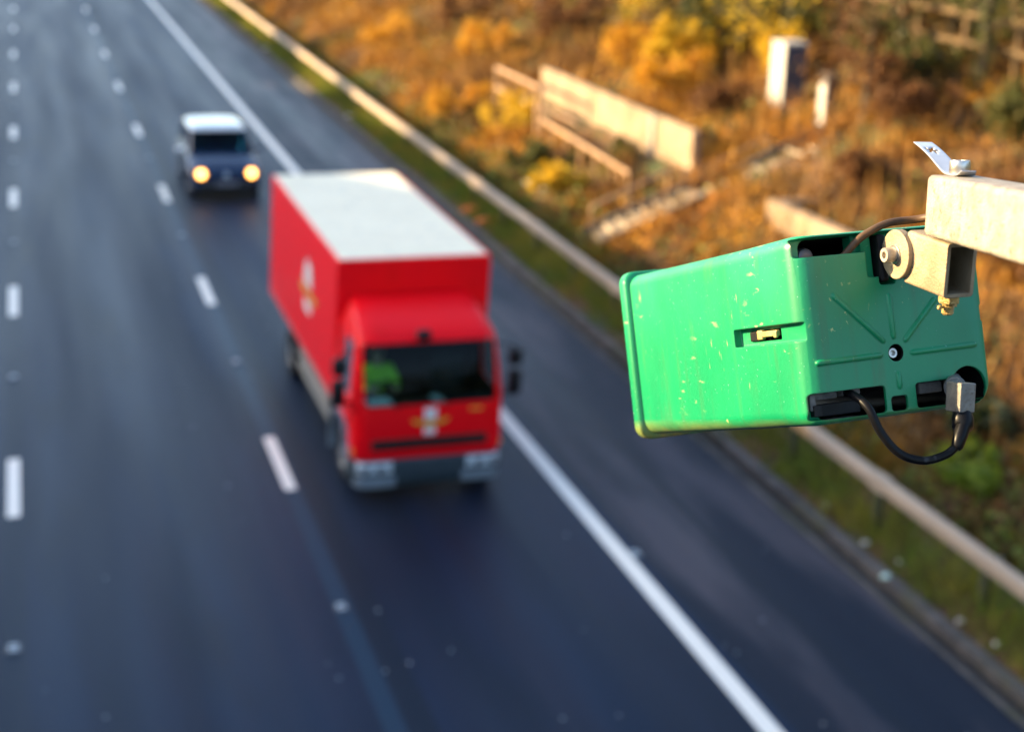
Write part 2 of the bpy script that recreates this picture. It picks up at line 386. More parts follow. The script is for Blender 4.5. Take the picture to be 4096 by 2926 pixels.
b = MB(); b.cyl((161 * mm, -6 * mm, -66 * mm), (161 * mm, 15 * mm, -66 * mm), 18.5 * mm, n=40); b2 = mesh_of(b, GREEN); cuts.append(b2)
b = MB(); b.box(144 * mm, 178 * mm, -6 * mm, 15 * mm, -79 * mm, -66 * mm); cuts.append(mesh_of(b, GREEN))
b = MB(); b.cyl((90 * mm, -6 * mm, -28.6 * mm), (90 * mm, 12 * mm, -28.6 * mm), 7.6 * mm, n=28); cuts.append(mesh_of(b, BLACK))
shell = carve(shell, cuts)
ribs = MB()
for (a, c), (b_, d) in (((32, 28), (80.5, -19)), ((89, 24), (89.3, -17)), ((137, 16), (99, -20)), ((10, -29.8), (77, -29.2)), ((104, -30), (174.5, -29.4)), ((90.1, -44.7), (90.3, -61))):
    A, B = Vector((a, 1.0, c)) * mm, Vector((b_, 1.0, d)) * mm; dr = (B - A).normalized(); pts = [A + dr * t * 2.6 * mm for t in (0, .25, .7, 1.3)]
    q = [B - dr * t * 2.6 * mm for t in (1.3, .7, .25, 0)]
    ribs.tube(pts + q, 0, n=12, radii=[x * mm for x in (.5, 1.5, 2.3, 2.9, 2.9, 2.3, 1.5, .5)])
rm = mesh_of(ribs, GREEN)
bm = bmesh.new(); bm.from_mesh(shell); bm.from_mesh(rm); me = bpy.data.meshes.new("housing"); bm.to_mesh(me); bm.free()
for x in shell.materials: me.materials.append(x)
housing = link("housing", me, det, smooth=True)
# inside the hood
b = MB(); b.box(22 * mm, 166 * mm, 62 * mm, 335 * mm, -62 * mm, 60 * mm); b.box(60 * mm, 128 * mm, 26 * mm, 62 * mm, -50 * mm, 20 * mm)
b.build("sensor_module", BLACK, det, bevel=2 * mm)
b = MB(); b.cyl((95 * mm, 335 * mm, 0), (95 * mm, 345 * mm, 0), 52 * mm, n=40); b.build("lens_window", mat("dark lens", (.01, .012, .016), rough=.1), det, bevel=2 * mm)
b = MB(); b.box(8 * mm, 36 * mm, 14 * mm, 22 * mm, -62 * mm, -56 * mm); b.box(6 * mm, 12 * mm, 10 * mm, 30 * mm, -71 * mm, -56 * mm); b.box(40 * mm, 58 * mm, 12 * mm, 26 * mm, -61 * mm, -55 * mm)
FOAM = mat("grey foam", (.16, .15, .14), (.07, .07, .07), scale=90, rough=.9)
b.build("insulation_strip", FOAM, det, bevel=1.5 * mm); b = MB()
b.box(118 * mm, 142 * mm, 12 * mm, 22 * mm, -68 * mm, -58 * mm); b.build("insulation_pad", FOAM, det, bevel=1.5 * mm)
b = MB(); b.box(10 * mm, 52 * mm, 8 * mm, 60 * mm, -81.5 * mm, -79.5 * mm); b.build("base_plate", BARE, det)
b = MB(); b.box(8 * mm, 16 * mm, 8 * mm, 20 * mm, -76 * mm, -66 * mm); b.box(18 * mm, 60 * mm, 18 * mm, 24 * mm, -77 * mm, -66 * mm); b.build("hinge_block", BLACK, det, bevel=.8 * mm)
b = MB(); b.lathe([(0.1, 0), (5, 0), (7, 1), (8, 3.5), (8, 7)], mtx=Matrix.Translation(Vector((22, 17, 63)) * mm) @ Matrix.Rotation(math.radians(-90), 4, 'X') @ Matrix.Scale(mm, 4))
b.build("inner_bolt", mat("dull inner bolt", (.12, .12, .13), rough=.4, metal=.6), det, smooth=True)
b = MB(); b.box(83 * mm, 92 * mm, -1 * mm, 25.8 * mm, 34 * mm, 76 * mm); b.build("pivot_lug", BLACK, det, bevel=3 * mm)
# cap screw in the middle of the ribs
def socket_screw(name, parent, mtx, r, h, mt, hexr=None):
    """socket-head cap screw, head pointing along local +Z, seat at z = 0"""
    hx = hexr or r * .55; b = MB()
    b.lathe([(r * .94, 0), (r, h * .08), (r, h * .85), (r * .93, h), (hx * 1.25, h)], n=32, mtx=mtx, cap1=False)
    top = [[mtx @ Vector((hx * 1.25 * math.cos(2 * PI * k / 24), hx * 1.25 * math.sin(2 * PI * k / 24), h)) for k in range(24)]]
    def hexp(a):
        a = a % (PI / 3) - PI / 6; return hx * math.cos(PI / 6) / math.cos(a)
    for z in (h, h * .35): top.append([mtx @ Vector((hexp(2 * PI * k / 24) * math.cos(2 * PI * k / 24), hexp(2 * PI * k / 24) * math.sin(2 * PI * k / 24), z)) for k in range(24)])
    b.loft(top, False, True)
    return b.build(name, mt, parent, smooth=True)
RB = Matrix.Rotation(math.radians(90), 4, 'X')      # +Z -> -Y (towards the viewer side of the box)
socket_screw("cap_screw", det, Matrix.Translation(Vector((90, 9, -28.6)) * mm) @ RB, 4.6 * mm, 4.5 * mm, STEEL)
# catch in the side recess
b = MB(); b.box(3 * mm, 7.5 * mm, 50 * mm, 80 * mm, -2.6 * mm, 2.8 * mm); b.box(2.6 * mm, 7 * mm, 76 * mm, 86 * mm, -4.6 * mm, 4.0 * mm); b.box(2 * mm, 5 * mm, 49.5 * mm, 55 * mm, -4.2 * mm, 1.8 * mm)
b.build("catch", mat("old nylon", (.42, .34, .14), (.28, .20, .06), scale=90, rough=.5), det, bevel=1.2 * mm)
b = MB(); b.box(4 * mm, 8 * mm, 84 * mm, 101 * mm, -5.4 * mm, 3.2 * mm); b.build("catch_hinge", BLACK, det, bevel=.8 * mm)
# plug, gland and its looped lead
q = Matrix.Translation(Vector((129, -31, -72)) * mm) @ Matrix.Rotation(math.radians(7), 4, 'Y') @ Matrix.Rotation(math.radians(6), 4, 'X')
b = MB(); b.box(-7.8 * mm, 7.8 * mm, -10.5 * mm, 10.5 * mm, -13 * mm, 12.5 * mm, q); plug = b.build("plug", BARE, det, bevel=1.1 * mm)
b = MB(); b.cyl(Vector((132, -22, -66)) * mm, Vector((153, 12, -60)) * mm, 8.2 * mm, n=24); b.cyl(Vector((136, -15, -65)) * mm, Vector((140, -9, -64)) * mm, 9.6 * mm, n=24)
b.build("plug_neck", mat("grey plug metal", (.22, .21, .20), (.12, .12, .12), scale=60, rough=.5, metal=.4), plug, smooth=True)
b = MB(); b.tube([Vector(p) * mm for p in ((128.5, -32, -84), (127.4, -33, -88), (126.8, -33.5, -91), (124.5, -35.5, -98), (122.4, -37.5, -99), (118, -40, -104.5), (114, -39.5, -113), (112.5, -39, -115))], 0, n=20,
                 radii=[x * mm for x in (7.8, 8.6, 9.4, 8.9, 6.4, 6.0, 5.2, 4.0)]); b.build("cable_gland", RUBBER, det, smooth=True)
b = MB(); b.tube([Vector(p) * mm for p in ((117, -40, -108), (112, -38.5, -114), (103, -35.3, -119.6), (85.4, -29.2, -122), (67, -23, -113.3), (54, -18.3, -93.5), (47.8, -14, -73), (44.5, 2, -61), (44, 24, -57))], 3.7 * mm, n=14, smooth=8)
b.build("cable", RUBBER, det, smooth='all')
b = MB(); b.tube([Vector(p) * mm for p in ((40, 26, 44), (51, 7, 59), (62, -1, 71), (72, -5, 77.5), (90, -11, 83.9), (116, -22, 84.5), (122, -60, 85.5), (122, -75, 92))], 3.3 * mm, n=14, smooth=8)
b.build("cable", mat("dusty sunlit cable", (.10, .055, .025), (.05, .03, .018), scale=60, rough=.5, spec=.3), det, smooth='all')  # brown is dust plus low sunlight painted into the cable colour

# ------------------------------------------------------------ the arm that holds it
AE, AN, AU = Vector((0.26278, 0.95313, -0.14993)), Vector((-0.96403, 0.26579, 0)), Vector((0.03985, 0.14454, 0.9887))
AT = Vector((0.69314, 1.02282, 8.09575))          # top edge of the arm's far end, near side
GALV = mat("weathered galvanised arm", (.37, .325, .265), (.25, .21, .165), scale=48, rough=.60, metal=.25, bump=.3, bscale=420, c3=(.13, .09, .05), scale3=130, lo3=.55, hi3=.74, edge=.003)
GALV2 = mat("weathered galvanised bracket", (.34, .265, .17), (.22, .165, .10), scale=40, rough=.6, metal=.3, bump=.15, bscale=420, c3=(.22, .17, .10), scale3=90, lo3=.60, hi3=.70, edge=.0012)
arm = empty("support_arm", label="pale galvanised square metal arm reaching in at right, carrying the green detector", cat="metal arm")
W_, H_ = 0.0435, 0.0500
am = Matrix((-AN, AE, AU)).transposed().to_4x4(); am.translation = AT; arm.matrix_world = am   # x: away from near side, y: along, z: up
def rhs(b, x0, x1, z0, z1, y0, y1, r, t):
    o_ = rrect(x0, x1, z0, z1, r, 5); i_ = rrect(x0 + t, x1 - t, z0 + t, z1 - t, max(r - t, .0006), 5)
    ring = lambda q, y: [(a, y, c) for a, c in q]
    b.loft([ring(o_, y0), ring(o_, y1), ring(i_, y1), ring(i_, y0), ring(o_, y0)], False, False)
b = MB(); rhs(b, 0, W_, -H_, 0, -1.6, 0, .0048, .003); b.build("beam", GALV, arm, smooth=True)
bx, by = .0213, -.0120                           # clamp bolt
socket_screw("bolt", arm, Matrix.Translation((bx, by, .0022)), .0083, .0105, STEEL)
# the curled strap under the bolt head, with a ragged hole
b = MB(); path = [(-.021, .0052), (-.0165, .0024), (-.010, .0010), (0, .0009), (.010, .0012), (.020, .0030), (.036, .0078), (.056, .0140), (.078, .0195), (.098, .0235)]
sp, _ = catmull([Vector((0, a, c)) for a, c in path], 6); NW = 11; hw = .0082; th = .0007
yaxis = 9e9
vs, fs, grid = [], [], {}
hole_c = (.0700, 0.0)
for i, p in enumerate(sp):
    for j in range(NW):
        f = j / (NW - 1) * 2 - 1; wd = hw * (1 - .25 * max(0, (-p.y - .012) / .009))
        grid[i, j] = len(vs); vs.append((bx + f * wd, by + p.y, p.z))
for i in range(len(sp) - 1):
    for j in range(NW - 1):
        cx = ((j + .5) / (NW - 1) * 2 - 1) * hw; cy = (sp[i].y + sp[i + 1].y) / 2
        rr = .0043 * (1 + .35 * math.sin(5 * math.atan2(cx, (cy - hole_c[0]) * .6)))
        if math.hypot(cx, (cy - hole_c[0]) * .6) < rr: continue
        fs.append((grid[i, j], grid[i, j + 1], grid[i + 1, j + 1], grid[i + 1, j]))
b.add(vs, fs); st = b.build("strap", mat("thin bright strap", (.60, .60, .62), (.48, .48, .50), scale=70, rough=.35, metal=.7), arm, smooth='all')
sd = st.modifiers.new("t", 'SOLIDIFY'); sd.thickness = .0008; sd.offset = 0
# hinge piece under the arm (square tube, disc, pivot bolt, clamp nut), built in world directions
hin = empty("hinge_bracket"); hin.parent = arm
Pb = Vector((0.71063, 1.00607, 8.09749)); top = Pb - AU * .0522
sv = Vector((0, -.9986, .052)).normalized(); xv = Vector((1, 0, 0)); zv = xv.cross(-sv).normalized()
hin.matrix_world = Matrix((xv, -sv, zv)).transposed().to_4x4(); tr = hin.matrix_world.copy(); tr.translation = top; hin.matrix_world = tr
b = MB(); hwid = .0140; HH = .0455
rhs(b, -hwid, hwid, -HH, 0, -.0125, .046, .003, .0032)
b.build("square_tube", GALV2, hin, smooth=True)
dc = Vector((0.6898, 1.05335, 8.02049)); dl = tr.inverted() @ dc
RXm = Matrix.Rotation(math.radians(-90), 4, 'Y')     # +Z -> -X
b = MB(); b.lathe([(.0005, -.0072), (.0205, -.0072), (.0212, -.0066), (.0212, -.0006), (.0205, 0), (.0005, 0)], n=48, mtx=Matrix.Translation(dl) @ RXm)
b.build("disc", GALV2, hin, smooth=True)
b = MB(); b.lathe([(.0005, 0), (.0195, 0), (.0195, .024), (.0005, .024)], n=40, mtx=Matrix.Translation(dl + Vector((.0285, -.004, 0))) @ RXm); b.build("tube_end", GALV2, hin, smooth=True)
b = MB(); b.lathe([(.0004, 0), (.0085, 0), (.0085, .0012), (.0004, .0012)], n=32, mtx=Matrix.Translation(dl) @ RXm); b.build("washer", STEEL, hin, smooth=True)
socket_screw("bolt", hin, Matrix.Translation(dl + Vector((-.0012, 0, 0))) @ RXm, .0064, .0095, mat("dusty bolt", (.52, .46, .38), (.36, .31, .24), scale=100, rough=.5, metal=.5), hexr=.0034)
b = MB(); b.cyl(dl + Vector((-.002, 0, 0)), dl + Vector((.05, 0, 0)), .004, n=12)
b.build("pivot_pin", STEEL, hin)
# clamp nut and bolt end below
RUST = mat("rusty yellow nut", (.50, .34, .12), (.32, .20, .06), scale=150, rough=.6, metal=.3, bump=.3, bscale=400)
nb = MB(); base = Vector((0, 0, -HH))
def hexring(r, z, tw=0): return [base + Vector((r * math.cos(PI / 3 * k + tw), r * math.sin(PI / 3 * k + tw), z)) for k in range(6)]
nb.loft([hexring(.0088, -.0012), hexring(.0092, -.002), hexring(.0092, -.0065), hexring(.0086, -.0072)]); nb.build("nut", RUST, hin, bevel=.0005)
nb = MB(); prof = [(.0009, -.0175), (.0040, -.0172)]
for k in range(7): prof += [(.0044, -.0165 + k * .0014), (.0052, -.0158 + k * .0014)]
nb.lathe(prof + [(.0046, -.004)], n=18, mtx=Matrix.Translation(base)); nb.build("bolt_end", RUST, hin, smooth=True)
nb = MB(); nb.cyl(base + Vector((-.0085, -.001, -.0105)), base + Vector((.0085, .001, -.0105)), .0013, n=8); nb.lathe([(.0003, -.002), (.0018, -.0012), (.002, 0), (.0018, .0012), (.0003, .002)], n=10, mtx=Matrix.Translation(base + Vector((-.0088, -.001, -.0105)))); nb.build("split_pin", RUST, hin, smooth=True)

# ------------------------------------------------------------ figures: one continuous skinned surface per body or garment
def skinned(points, edges, root, sub=2):
    names = list(points); me = bpy.data.meshes.new("skin")
    me.from_pydata([points[n][0] for n in names], [(names.index(a), names.index(b)) for a, b in edges], []); me.update()
    o = bpy.data.objects.new("skin", me); COL.objects.link(o)
    md = o.modifiers.new("skin", 'SKIN'); md.use_smooth_shade = True
    for i, n in enumerate(names):
        r = points[n][1]; me.skin_vertices[0].data[i].radius = r if isinstance(r, tuple) else (r, r); me.skin_vertices[0].data[i].use_root = (n == root)
    s = o.modifiers.new("s", 'SUBSURF'); s.levels = sub; s.render_levels = sub
    return evaluated(o)
SKIN = mat("skin", (.48, .26, .18), (.55, .32, .23), scale=20, rough=.5)
HIVIS = mat("hi-vis cloth", (.50, .85, .02), (.42, .75, .015), scale=12, rough=.7)
def seated_driver():
    """origin at the seat, facing -y"""
    P = {'pel': ((0, 0, .08), .13), 'bel': ((0, .01, .22), .125), 'che': ((0, .02, .42), (.17, .12)), 'nk0': ((0, .015, .55), .075), 'nk': ((0, .0, .61), .055),
         'hd0': ((0, -.015, .68), (.072, .085)), 'hd': ((0, -.01, .765), (.076, .092)), 'hd1': ((0, 0, .83), (.06, .07)), 'nose': ((0, -.118, .725), .012), 'chin': ((0, -.075, .655), .03)}
    E_ = [('pel', 'bel'), ('bel', 'che'), ('che', 'nk0'), ('nk0', 'nk'), ('nk', 'hd0'), ('hd0', 'hd'), ('hd', 'hd1'), ('hd0', 'nose'), ('hd0', 'chin')]
    for s, t in ((-1, 'l'), (1, 'r')):
        P.update({'sh' + t: ((s * .19, .01, .49), .062), 'el' + t: ((s * .25, -.15, .29), .045), 'wr' + t: ((s * .17, -.38, .33), .028), 'pa' + t: ((s * .15, -.44, .34), (.02, .032)),
                  'hp' + t: ((s * .10, -.03, .06), .095), 'kn' + t: ((s * .14, -.45, .10), .065), 'an' + t: ((s * .13, -.55, -.30), .045), 'to' + t: ((s * .13, -.70, -.35), .035),
                  'th' + t: ((s * .115, -.435, .365), .010), 'ear' + t: ((s * .088, .0, .745), .014)})
        E_ += [('che', 'sh' + t), ('sh' + t, 'el' + t), ('el' + t, 'wr' + t), ('wr' + t, 'pa' + t), ('pel', 'hp' + t), ('hp' + t, 'kn' + t), ('kn' + t, 'an' + t), ('an' + t, 'to' + t), ('wr' + t, 'th' + t), ('hd0', 'ear' + t)]
        for k in range(4):      # four fingers bent round the rim of the wheel
            dx = s * (.150 - .024 + .016 * k); ln = (.030, .036, .034, .026)[k]
            P.update({f'f{k}a{t}': ((dx, -.475, .352), .0095), f'f{k}b{t}': ((dx, -.475 - ln * .6, .335), .009), f'f{k}c{t}': ((dx, -.470 - ln * .3, .308), .008)})
            E_ += [('pa' + t, f'f{k}a{t}'), (f'f{k}a{t}', f'f{k}b{t}'), (f'f{k}b{t}', f'f{k}c{t}')]
    body = skinned(P, E_, 'pel')
    J = {n: (P[n][0], tuple(x + .014 for x in (P[n][1] if isinstance(P[n][1], tuple) else (P[n][1],) * 2))) for n in P if n in ('pel', 'bel', 'che', 'nk0') or n[:2] in ('sh', 'el')}
    for s, t in ((-1, 'l'), (1, 'r')): J['cu' + t] = ((s * .183, -.345, .325), (.042, .042))
    jack = skinned(J, [('pel', 'bel'), ('bel', 'che'), ('che', 'nk0')] + [e for t in 'lr' for e in (('che', 'sh' + t), ('sh' + t, 'el' + t), ('el' + t, 'cu' + t))], 'pel')
    T_ = {n: (P[n][0], tuple(x + .012 for x in (P[n][1] if isinstance(P[n][1], tuple) else (P[n][1],) * 2))) for n in P if n == 'pel' or n[:2] in ('hp', 'kn', 'an')}
    trou = skinned(T_, [e for t in 'lr' for e in (('pel', 'hp' + t), ('hp' + t, 'kn' + t), ('kn' + t, 'an' + t))], 'pel')
    hair = MB(); hair.lathe([(.0872, .735), (.094, .775), (.092, .82), (.074, .862), (.040, .884), (.004, .89)], n=24, mtx=Matrix.Translation((0, .012, 0)) @ Matrix.Diagonal((.93, 1.12, 1, 1)))
    return body, jack, trou, hair

# ------------------------------------------------------------ the red lorry (its frame: x across, y backwards from the front, z up)
RED = mat("red coachwork", (.98, .002, .007), (.95, .002, .010), scale=1.2, rough=.38, spec=.18, c3=(.86, .003, .006), scale3=3, lo3=.6, hi3=.75)
CREAM = mat("cream roof skin", (.97, .87, .65), (.92, .82, .61), scale=1.4, rough=.75, spec=.2, c3=(.70, .66, .54), scale3=5, lo3=.58, hi3=.72)
GREYP = mat("grey bumper plastic", (.028, .046, .060), (.036, .056, .070), scale=6, rough=.5)
SILV = mat("pale grey trim", (.24, .29, .33), (.17, .21, .25), scale=8, rough=.4, metal=.2)
TYRE = mat("tyre rubber", (.008, .008, .009), (.016, .015, .014), scale=9, rough=.85)
RIMM = mat("steel wheel", (.35, .35, .35), (.22, .22, .22), scale=10, rough=.5, metal=.5)
CHAS = mat("chassis black", (.006, .006, .006), (.014, .012, .010), scale=5, rough=.7)
GUARD = mat("side guard alloy", (.48, .44, .37), (.36, .33, .28), scale=5, rough=.45, metal=.3)
WHITE = mat("white lettering", (.82, .80, .78), rough=.5)
GOLD = mat("gold lettering", (.75, .34, .03), rough=.45)
AMBER = mat("amber lens", (.8, .25, .02), rough=.2)
LENS = mat("headlamp lens", (.62, .70, .74), (.42, .50, .55), scale=12, rough=.12, coat=1)
CABIN = mat("dark cab trim", (.005, .005, .006), (.010, .010, .010), scale=8, rough=.8, spec=.2)
GLASS = glass_mat("windscreen glass", (.42, .66, .66))
MIRR = mat("mirror housing black", (.005, .005, .007), rough=.45, spec=.3)

lor = empty("lorry", (3.66, 17.95, rz(3.66)), (0, math.atan(FALL), 0), "red box lorry with a cream roof driving in the inside lane", "lorry")
LW = 2.16
def lean(p): return Vector((p.x + .030 * (p.z - .6), p.y, p.z))
def lb(mb, name, m_, bevel=0, smooth=False, parent=None, seg=2): return mb.map(lean).build(name, m_, parent or lor, bevel, smooth, seg=seg)
def cabring(z, y0, ins, y1=1.46, r=.24, g=0.0):
    return [(a, b, z) for a, b in rrect(ins + g, LW - ins - g, y0 + g, y1 - g, (max(.04 - g, .01), max(.04 - g, .01), r, r), 7)]
lev = [(.95, .0, .02), (1.15, .0, .02), (1.36, .02, .02), (1.42, .04, .02), (1.65, .10, .04), (1.95, .19, .07), (2.12, .25, .09), (2.20, .30, .11), (2.26, .38, .13), (2.34, .58, .16), (2.42, .86, .19), (2.49, 1.16, .24), (2.52, 1.30, .30)]
b = MB(); b.loft([cabring(z, y, i) for z, y, i in lev]); shellc = mesh_of(b.map(lean), RED)
b = MB(); b.loft([cabring(z, max(y, .03) if z > 1 else .03, i, g=.05) for z, y, i in [(1.0, .0, .02)] + lev[1:9] + [(2.36, .70, .17)]]); inner = mesh_of(b.map(lean), CABIN)
b = MB(); b.box(.16, LW - .16, -.3, .50, 1.36, 2.16); wcut = mesh_of(b.map(lean), MIRR, bevel=.06)
b = MB(); b.loft([[(x_, y_, z_) for y_, z_ in ((.36, 1.40), (1.05, 1.40), (1.05, 2.12), (.52, 2.12))] for x_ in (-.4, LW + .4)]); scut = mesh_of(b.map(lean), RED, bevel=.03)
shellc = carve(shellc, [inner, wcut, scut]); cab = link("cab", shellc, lor, smooth=True)
b = MB(); b.loft([[(a, c, z) for a, c in rrect(.02, LW - .02, 0 if z > .62 else .02, .42, (.02, .02, .2, .2), 6)] for z in (.60, .66, .78, .948)]); lb(b, "front_panel", RED, smooth=True)
# windows
def front_y(z): return np.interp(z, [l[0] for l in lev], [l[1] for l in lev])
def pane(name, x0, x1, zs, n=16, off=.02):
    b = MB(); rows = []
    for z in zs:
        y0 = front_y(z); ins = np.interp(z, [l[0] for l in lev], [l[2] for l in lev]); row = []
        for k in range(n + 1):
            x = x0 + (x1 - x0) * k / n; e = max(0, .24 - min(x - ins, LW - ins - x)); row.append((x, y0 + off + (.24 - math.sqrt(max(0, .24 ** 2 - e * e))), z))
        rows.append(row)
    b.loft(rows, False, False, closed=False); return lb(b, name, GLASS, smooth='all')
ws = pane("windscreen", .14, LW - .14, [1.33, 1.42, 1.6, 1.8, 2.0, 2.18])
for sx, nm in ((0, "left"), (1, "right")):
    b = MB(); x = lambda z: (np.interp(z, [1.4, 2.12], [.035, .10]) if sx == 0 else LW - np.interp(z, [1.4, 2.12], [.035, .10]))
    b.add([(x(z), y, z) for y, z in ((.34, 1.39), (1.07, 1.39), (1.07, 2.13), (.50, 2.13))], [(0, 1, 2, 3)])
    lb(b, "side_window", GLASS)
    b = MB(); xd = .014 if sx == 0 else LW - .014
    for (y0, y1, z0, z1) in ((.33, .335, 1.0, 1.38), (1.10, 1.105, 1.0, 2.2), (.33, 1.10, 1.0, 1.004)): b.box(xd - .004, xd + .004, y0, y1 + .006, z0, z1)
    d = lb(b, "door", CHAS)
    b = MB(); b.box(xd - .03, xd + .03, .92, 1.06, 1.24, 1.275); lb(b, "handle", MIRR, bevel=.008, parent=d)
# nose details
b = MB(); b.box(.26, LW - .26, -.014, .05, .73, .90); lb(b, "grille", CHAS, bevel=.03)
b = MB()
for k in range(4): b.box(.32, LW - .32, -.022, 0, .755 + k * .036, .763 + k * .036)
lb(b, "grille_bars", MIRR)
b = MB(); b.loft([[(a, c, z) for a, c in rrect(-.01 + i, LW + .01 - i, -.05 + i, .42, (.03, .03, .26, .26), 7)] for z, i in ((.20, .06), (.26, .02), (.40, 0), (.58, .005), (.598, .03))]); lb(b, "bumper", GREYP, smooth=True)
for s in (0, 1):
    X = lambda a, c: (a, c) if s == 0 else (LW - c, LW - a)
    b = MB(); x0, x1 = X(.06, .56); b.loft([[(a, c, z) for a, c in rrect(x0, x1, -.075, .22, (.03, .03, .16 if s == 0 else .03, .03 if s == 0 else .16), 5)] for z in (.43, .585)]); hl = lb(b, "headlight", LENS, bevel=.01, smooth=True)
    xi = .20 if s == 0 else LW - .20
    for dx in (-.02, .19):
        b = MB(); b.cyl((xi + (dx if s == 0 else -dx), -.083, .505), (xi + (dx if s == 0 else -dx), -.06, .505), .06, n=18)
        lb(b, "reflector", mat("lamp reflector", (.75, .78, .8), rough=.15, metal=.8), parent=hl)
    b = MB(); x0, x1 = X(.04, .62); b.loft([[(a, c, z) for a, c in rrect(x0, x1, -.068, .30, (.03, .03, .2 if s == 0 else .03, .03 if s == 0 else .2), 5)] for z in (.22, .37)]); lb(b, "bumper_end", SILV, bevel=.012, smooth=True)
    b = MB(); x0, x1 = X(.01, .05); b.box(x0, x1, .10, .22, .66, .74); lb(b, "indicator", AMBER, bevel=.01)
    # wheel arch trim
    ring = []
    for k in range(13):
        a = math.radians(8 + k * 16); cy, cz = .86 - .56 * math.cos(a), .47 + .52 * math.sin(a)
        xo, xi_ = (-.03, .20) if s == 0 else (LW + .03, LW - .20)
        nrm = Vector((0, -math.cos(a), math.sin(a)))
        ring.append([Vector((xo, cy, cz)), Vector((xi_, cy, cz)), Vector((xi_, cy, cz)) + nrm * .05, Vector((xo, cy, cz)) + nrm * .05])
    b = MB(); b.loft(ring); lb(b, "wheel_arch", SILV, smooth=True)
b = MB(); b.box(1.62, 1.80, -.006, .01, 1.24, 1.28); lb(b, "badge", GOLD, bevel=.004)
# emblem on the nose: white bars and gold wings
emb = lb((lambda b: (b.box(.985, 1.155, -.004, .012, 1.14, 1.31), b)[1])(MB()), "emblem", WHITE, bevel=.003)
b = MB(); b.box(.985, 1.155, -.0035, .012, .93, 1.03); lb(b, "emblem_base", WHITE, parent=emb, bevel=.003)
b = MB(); b.add([(x, -.0055, z) for x, z in ((1.07, 1.02), (1.14, 1.06), (1.30, 1.10), (1.34, 1.16), (1.22, 1.15), (1.12, 1.12), (1.07, 1.16), (1.02, 1.12), (.92, 1.15), (.80, 1.16), (.84, 1.10), (1.00, 1.06))], [tuple(range(12))])
ew = lb(b, "emblem_wings", GOLD, parent=emb); sd = ew.modifiers.new("t", 'SOLIDIFY'); sd.thickness = .004
# wipers
for x in (.55, 1.25):
    b = MB(); b.tube([(x, .010, 1.33), (x + .2, .030, 1.39), (x + .55, .035, 1.41)], .009, n=6); lb(b, "wiper", MIRR)
# mirrors on their arms
def mirror(name, x, y, z, wx, wz, arm_pts):
    b = MB(); b.loft([[(x + a, yy, z + c) for a, c in rrect(-wx * k, wx * k, -wz * k, wz * k, .045 * k, 5)] for yy, k in ((y - .075, .55), (y - .05, .9), (y, 1), (y + .03, .97))])
    mo = lb(b, name, MIRR, smooth=True)
    b = MB(); b.tube(arm_pts, .016, n=8, smooth=4); lb(b, "bracket", MIRR, parent=mo, smooth='all')
    b = MB(); b.box(x - wx * .86, x + wx * .86, y + .031, y + .036, z - wz * .88, z + wz * .88); lb(b, "mirror_glass", mat("mirror glass", (.8, .8, .8), rough=.03, metal=1), parent=mo)
for s in (-1, 1):
    xm = -.17 if s < 0 else LW + .15; xi_ = .06 if s < 0 else LW - .10
    mirror("door_mirror", xm, .22, 1.53, .095, .19, [(xm, .24, 1.34), (xi_, .30, 1.36)])
    mirror("wide_mirror", xm - s * .01, .22, 1.90, .10, .12, [(xm, .24, 2.03), (xi_, .34, 2.08)])
mirror("front_mirror", .93, .06, 2.33, .10, .075, [(1.0, .12, 2.34), (1.08, .25, 2.30), (1.1, .33, 2.22)])
# inside the cab
b = MB(); b.loft([[(x_, y_, z_) for y_, z_ in ((.06, 1.15), (.06, 1.31), (.16, 1.34), (.46, 1.32), (.56, 1.24), (.56, 1.10))] for x_ in (.12, LW - .12)]); lb(b, "dashboard", CABIN, bevel=.02)
for x in (.55, 1.60):
    b = MB(); b.box(x - .24, x + .24, .74, 1.18, .96, 1.09); b.box(x - .24, x + .24, 1.14, 1.28, 1.09, 1.72); lb(b, "seat", mat("seat cloth", (.010, .011, .014), (.018, .018, .02), scale=15, rough=.9), bevel=.05)
b = MB(); wq = Matrix.Translation((.55, .60, 1.47)) @ Matrix.Rotation(math.radians(-28), 4, 'X')
b.loft([[wq @ Vector(((.21 + .014 * math.cos(t)) * math.cos(a), (.21 + .014 * math.cos(t)) * math.sin(a), .014 * math.sin(t))) for t in [2 * PI * j / 8 for j in range(8)]] for a in [2 * PI * k / 32 for k in range(33)]], False, False)
sw = lb(b, "steering_wheel", MIRR, smooth='all')
b = MB()
for a in (90, 210, 330): b.tube([wq @ Vector((0, 0, -.03)), wq @ Vector((.205 * math.cos(math.radians(a)), .205 * math.sin(math.radians(a)), 0))], .013, n=6)
b.tube([wq @ Vector((0, 0, -.03)), (.55, .45, 1.32)], .03, n=8); lb(b, "column", MIRR, parent=sw)
